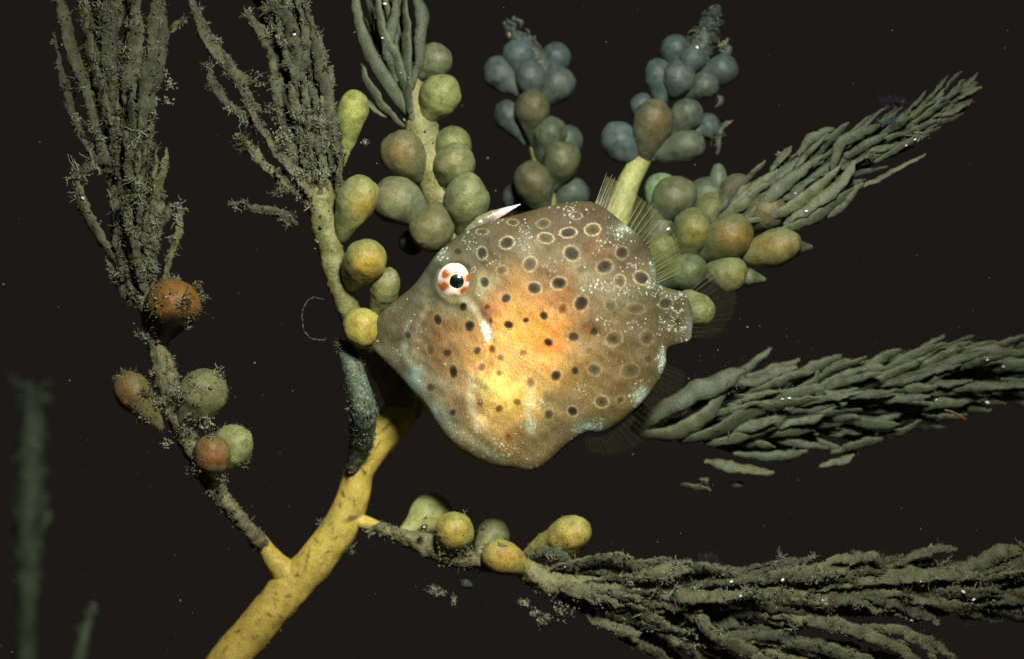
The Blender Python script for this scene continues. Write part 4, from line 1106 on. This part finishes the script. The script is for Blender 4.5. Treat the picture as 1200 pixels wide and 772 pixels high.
rg = np.random.default_rng(404); J = Join()
for (x, y, d, sp, n_) in [(206, 457, 10, 10, 90), (226, 486, 12, 9, 70), (186, 470, 20, 7, 50), (244, 497, 8, 8, 60), (216, 505, 16, 9, 50), (172, 395, 24, 5, 40), (162, 392, 28, 5, 30), (150, 345, 20, 7, 50), (146, 325, 18, 6, 50), (232, 335, 22, 6, 40), (239, 350, 24, 5, 30),
                          (196, 520, 20, 6, 30), (230, 548, 6, 9, 60), (262, 560, 10, 6, 40), (178, 435, 26, 4, 24), (188, 60, 18, 6, 30), (200, 100, 20, 6, 40), (196, 118, 18, 5, 30), (78, 100, 20, 5, 40), (90, 140, 20, 5, 30), (370, 60, 20, 7, 30), (320, 130, 16, 12, 90), (330, 160, 14, 10, 60),
                          (300, 95, 18, 12, 60), (378, 205, 4, 8, 50), (398, 180, 6, 7, 40), (350, 205, 12, 8, 50), (545, 650, 30, 14, 70), (520, 650, 34, 10, 50), (497, 618, 40, 4, 30), (700, 700, 30, 12, 50), (660, 715, 40, 14, 60)]:
    cb = CC[rg.integers(3)] * rg.uniform(.9, 1.35)
    for _ in range(n_):
        c = W(np.array([x, y, d])) + rg.normal(0, sp * .55, 3)
        if rg.random() < .4: filament(J, c, rg.normal(0, 1, 3), rg.uniform(2, 6), rg.uniform(.5, 1), rg, cb * rg.uniform(.6, 1.2))
        else: grain(J, c, rg.uniform(.8, 2.4), rg, cb * rg.uniform(.6, 1.2))
tag(J.build('silt', M['crust'], weed, smooth=False), kind='stuff')

# ================================================================== LOOSE THINGS
def clump(name, blobs, label, cat, seed, n=90, fil=.35, mat='crust', cols=None, group=None, core=True):
    rg = np.random.default_rng(seed); J = Join()
    for (x, y, d, sx, sy) in blobs:
        if core:
            a_ = rg.uniform(0, 3.1)
            cp = cr([(x - math.cos(a_) * sx * 1.1, y - math.sin(a_) * sy, d), (x, y, d - 2), (x + math.cos(a_) * sx * 1.1, y + math.sin(a_) * sy, d)], 24)
            V_, A4, A3 = tube_mesh(W(cp), np.interp(np.linspace(0, 1, 24), [0, .5, 1], [.8, min(sx, sy) * .75, .8]), 12, .5, lump=.5, seed=seed, wl=5)
            V_ = V_ + np.stack([wav(V_, 4, seed + 1, 2), wav(V_, 4, seed + 2, 2), wav(V_, 4, seed + 3, 2)], -1) * 1.5
            J.add(V_, A4, A3, CC[2])
        for _ in range(n):
            c = W(np.array([x + rg.normal(0, sx * .6), y + rg.normal(0, sy * .6), d + rg.normal(0, min(sx, sy) * .5)]))
            cl = (cols or CC)[rg.integers(len(cols or CC))] * rg.uniform(.6, 1.2)
            if rg.random() < fil: filament(J, c, rg.normal(0, 1, 3), rg.uniform(2, 5), rg.uniform(.6, 1.2), rg, cl)
            else: grain(J, c, rg.uniform(.8, 2.2), rg, cl)
    o = J.build(name, M[mat], None, smooth=False)
    return tag(o, label, cat, group)


clump('debris_clump', [(508, 690, 60, 6, 4), (515, 694, 60, 5, 4)], 'small silvery flake of debris drifting below the two left bladders of the lowest branch', 'debris', 301, 60)
clump('debris_clump', [(532, 702, 62, 2.5, 5)], 'tiny upright shred of debris right of the small green blob', 'debris', 302, 40)
clump('debris_clump', [(615, 706, 56, 6, 4), (628, 718, 56, 6, 5), (634, 728, 56, 4, 5), (640, 722, 56, 4, 3)], 'slanting shred of pale debris hanging under the left end of the lowest branch', 'debris', 303, 60)
clump('debris_clump', [(428, 168, 20, 3, 3)], 'tiny pale fleck of debris floating between the two upper left branches', 'debris', 304, 34)
clump('debris_clump', [(812, 757, 50, 9, 3)], 'loose brownish shred of debris near the bottom edge of the picture', 'debris', 305, 50)
Vg, A4, A3 = tube_mesh(W(cr([(540, 680, 70), (546, 683, 70), (552, 685, 70)], 8)), np.array([3, 6, 7, 7, 6.5, 5.5, 4, 2]), 14, lump=.15, seed=3)
tag(build('algae_blob', Vg, A4, A3, M['leaf_blue'], None), 'small dull green blob drifting under the lowest branch', 'algae')
sl = cr([(383, 396, 20), (372, 398, 18), (358, 390, 16), (354, 372, 16), (358, 356, 16), (368, 349, 18), (380, 351, 20)], 60)
rg = np.random.default_rng(8)
Vg, A4, A3 = tube_mesh(W(sl + rg.normal(0, .5, sl.shape)), rg.uniform(.3, .9, 60), 6, lump=.3, seed=6, wl=5)
tag(build('slime_thread', Vg, A4, A3, M['strand'], None), 'thin beaded loop of slime thread left of the round yellow bladders', 'thread')
Vg, A4, A3 = tube_mesh(W(cr([(1108, 480, 96), (1116, 482, 95), (1124, 486, 95), (1132, 491, 96)], 24)), rg.uniform(.9, 1.7, 24), 8, lump=.2, seed=6, wl=6)
tag(build('red_strand', Vg, A4, A3, M['red'], None), 'short reddish strand floating just below the middle right branch', 'strand')

# soft fuzzy tufts
for (x, y, d, sx, sy, lab, m1) in [(1046, 118, 70, 15, 12, 'faint purple fuzzy tuft on the upper right branch', 'purple'), (1043, 142, 62, 11, 8, 'pale blue grey fuzz under the purple tuft', 'fuzz_blue'), (830, 652, 34, 12, 11, 'dark purple fuzzy tuft above the lowest branch', 'purple')]:
    rg = np.random.default_rng(int(x)); J = Join()
    for _ in range(130):
        a_ = rg.uniform(0, 2 * math.pi); b_ = rg.uniform(-.2, 1)
        dr = np.array([math.cos(a_), rg.normal(0, .5), b_])
        filament(J, W(np.array([x + rg.normal(0, sx * .35), y + sy * .4, d])), dr, rg.uniform(.5, 1.2) * sx, .35, rg, (1, 1, 1))
    tag(J.build('fuzzy_tuft', M[m1], None), lab, 'tuft')

# far, unlit seaweed at the lower left
def ghost(pts, radii, label, seed, lat, n):
    g = thing('seaweed', pts[-1] if pts[0][1] < pts[-1][1] else pts[0], label, 'seaweed')
    st = tube('stalk', pts, radii, M['ghost'], g, seg=14, lump=.25, wl=26, seed=seed)
    C = cr(pts, 100); rg = np.random.default_rng(seed)
    for i in range(n):
        c = C[int(rg.uniform(2, 78))]; sgn = rg.choice([-1, 1])
        ln = rg.uniform(.5, 1.9) * lat
        leaflet(None, [c, c + np.array([sgn * ln * .6, -ln * .4, rg.normal(0, 6)]), c + np.array([sgn * ln, -ln * rg.uniform(.3, 1.1), rg.normal(0, 8)])], rg.uniform(4, 8), 'ghost', seed=i + seed, parent=st)
    return g


ghost([(34, 452, 1050), (38, 500, 1050), (36, 560, 1050), (34, 640, 1050), (32, 700, 1050), (28, 820, 1050)], [7, 15, 16, 15, 12, 12], 'dim blurred green weed standing upright at the left edge of the picture', 500, 13, 60)
ghost([(110, 708, 800), (100, 740, 800), (80, 820, 800)], [2.5, 6, 10], 'faint blurred sprig poking up from the bottom edge, left of the yellow stem', 520, 5, 6)

# marine snow
rg = np.random.default_rng(99); J = Join()
for _ in range(260):
    c = W(np.array([rg.uniform(0, 1200), rg.uniform(0, 772), rg.uniform(-60, 260)]))
    grain(J, c, rg.gamma(2, .28) + .15, rg, (1, 1, 1))
for _ in range(60):
    c = W(np.array([rg.normal(850, 60), rg.normal(420, 40), rg.uniform(0, 80)]))
    grain(J, c, rg.gamma(2, .22) + .15, rg, (1, 1, 1))
tag(J.build('drifting_specks', M['snow'], None), 'fine pale specks drifting through the dark water', None, None, 'stuff')

# bright white grains that sparkle on the weed, laid where the line of sight meets it
bpy.context.view_layer.update()
dg = bpy.context.evaluated_depsgraph_get()
SPK = [(97, 233, 3.4, 'on the leftmost branch'), (123, 88, 2.2, 'high on the leftmost branch'), (345, 41, 3, 'near the top of the second branch from the left'), (315, 4, 2.6, 'at the very top edge on the second branch'), (451, 5, 3.6, 'at the top of the middle leafy branch'),
       (448, 45, 2, 'halfway up the middle leafy branch'), (474, 140, 4.2, 'at the fork of the middle branch, largest of its kind there'), (817, 56, 3.4, 'near the tip of the tapering blue grey bladder cluster'), (783, 269, 3.8, 'between the bladders behind the back fin'),
       (945, 248, 3.2, 'on the lower leaflets of the upper right branch'), (932, 227, 1.8, 'small one above its brighter neighbour on the upper right branch'), (1072, 164, 3, 'brighter of a pair near the upper right tip'), (1062, 171, 2.2, 'fainter of a pair near the upper right tip'),
       (925, 466, 3.2, 'right one of a pair on the middle right branch'), (917, 467, 2.4, 'left one of a pair on the middle right branch'), (1157, 471, 4.2, 'hanging under the far end of the middle right branch'), (1157, 421, 2.6, 'on top of the far end of the middle right branch'),
       (1176, 429, 2.4, 'rightmost on the middle right branch'), (1097, 468, 2.4, 'below the middle right branch, left of the brightest'), (1117, 435, 1.8, 'small one amid the middle right branch'), (857, 681, 3.4, 'left of the middle on the lowest branch'), (868, 698, 2.6, 'below another on the lowest branch'),
       (917, 679, 3.4, 'near the centre of the lowest branch'), (1129, 693, 4.4, 'brightest on the lowest branch, to the right'), (1141, 702, 3.4, 'just right of the brightest on the lowest branch'), (1069, 726, 3.4, 'underneath the lowest branch'), (964, 703, 2.2, 'faint one low on the lowest branch'),
       (38, 517, 3.2, 'on the dim weed at the left edge'), (497, 617, 2.6, 'beside the two left bladders of the lowest branch'), (1079, 681, 1.8, 'tiny one on the right part of the lowest branch')]
hits = []
for (x, y, r_, lab) in SPK:
    o_ = cam.location
    tgt = Vector(W(np.array([x, y, 0.])) * S)
    dr = (tgt - o_).normalized()
    ok, loc, nrm, idx, ob, mt = scene.ray_cast(dg, o_, dr)
    if ok and (loc - o_).length < (D + 1300) * S and ob.name != 'drifting_specks':
        hits.append((np.array(loc) / S - np.array(dr) * r_ * .4, r_ * .62, lab))
    else:
        hits.append((W(np.array([x, y, 60. if y > 600 else 84.])), r_, lab))
for k, (c, r_, lab) in enumerate(hits):
    rg = np.random.default_rng(k)
    ph = np.linspace(.02, math.pi - .02, 12); th_ = np.arange(14) * 2 * math.pi / 14
    a_ = rg.uniform(0, 3.1)
    ex = np.array([math.cos(a_), 0, math.sin(a_) * .4]); ex /= np.linalg.norm(ex); ez = np.array([-ex[2], 0, ex[0]])
    Vb = c + r_ * (np.cos(ph)[:, None, None] * ex * 1.1 + np.sin(ph)[:, None, None] * (np.cos(th_)[None, :, None] * ez * .72 + np.sin(th_)[None, :, None] * np.array([0, .8, 0])))
    o = build('white_grain', Vb.reshape(-1, 3), grid_faces(12, 14), None, M['speck'], None)
    tag(o, 'glinting white grain ' + lab, 'grain', 'glinting white grains on the seaweed')
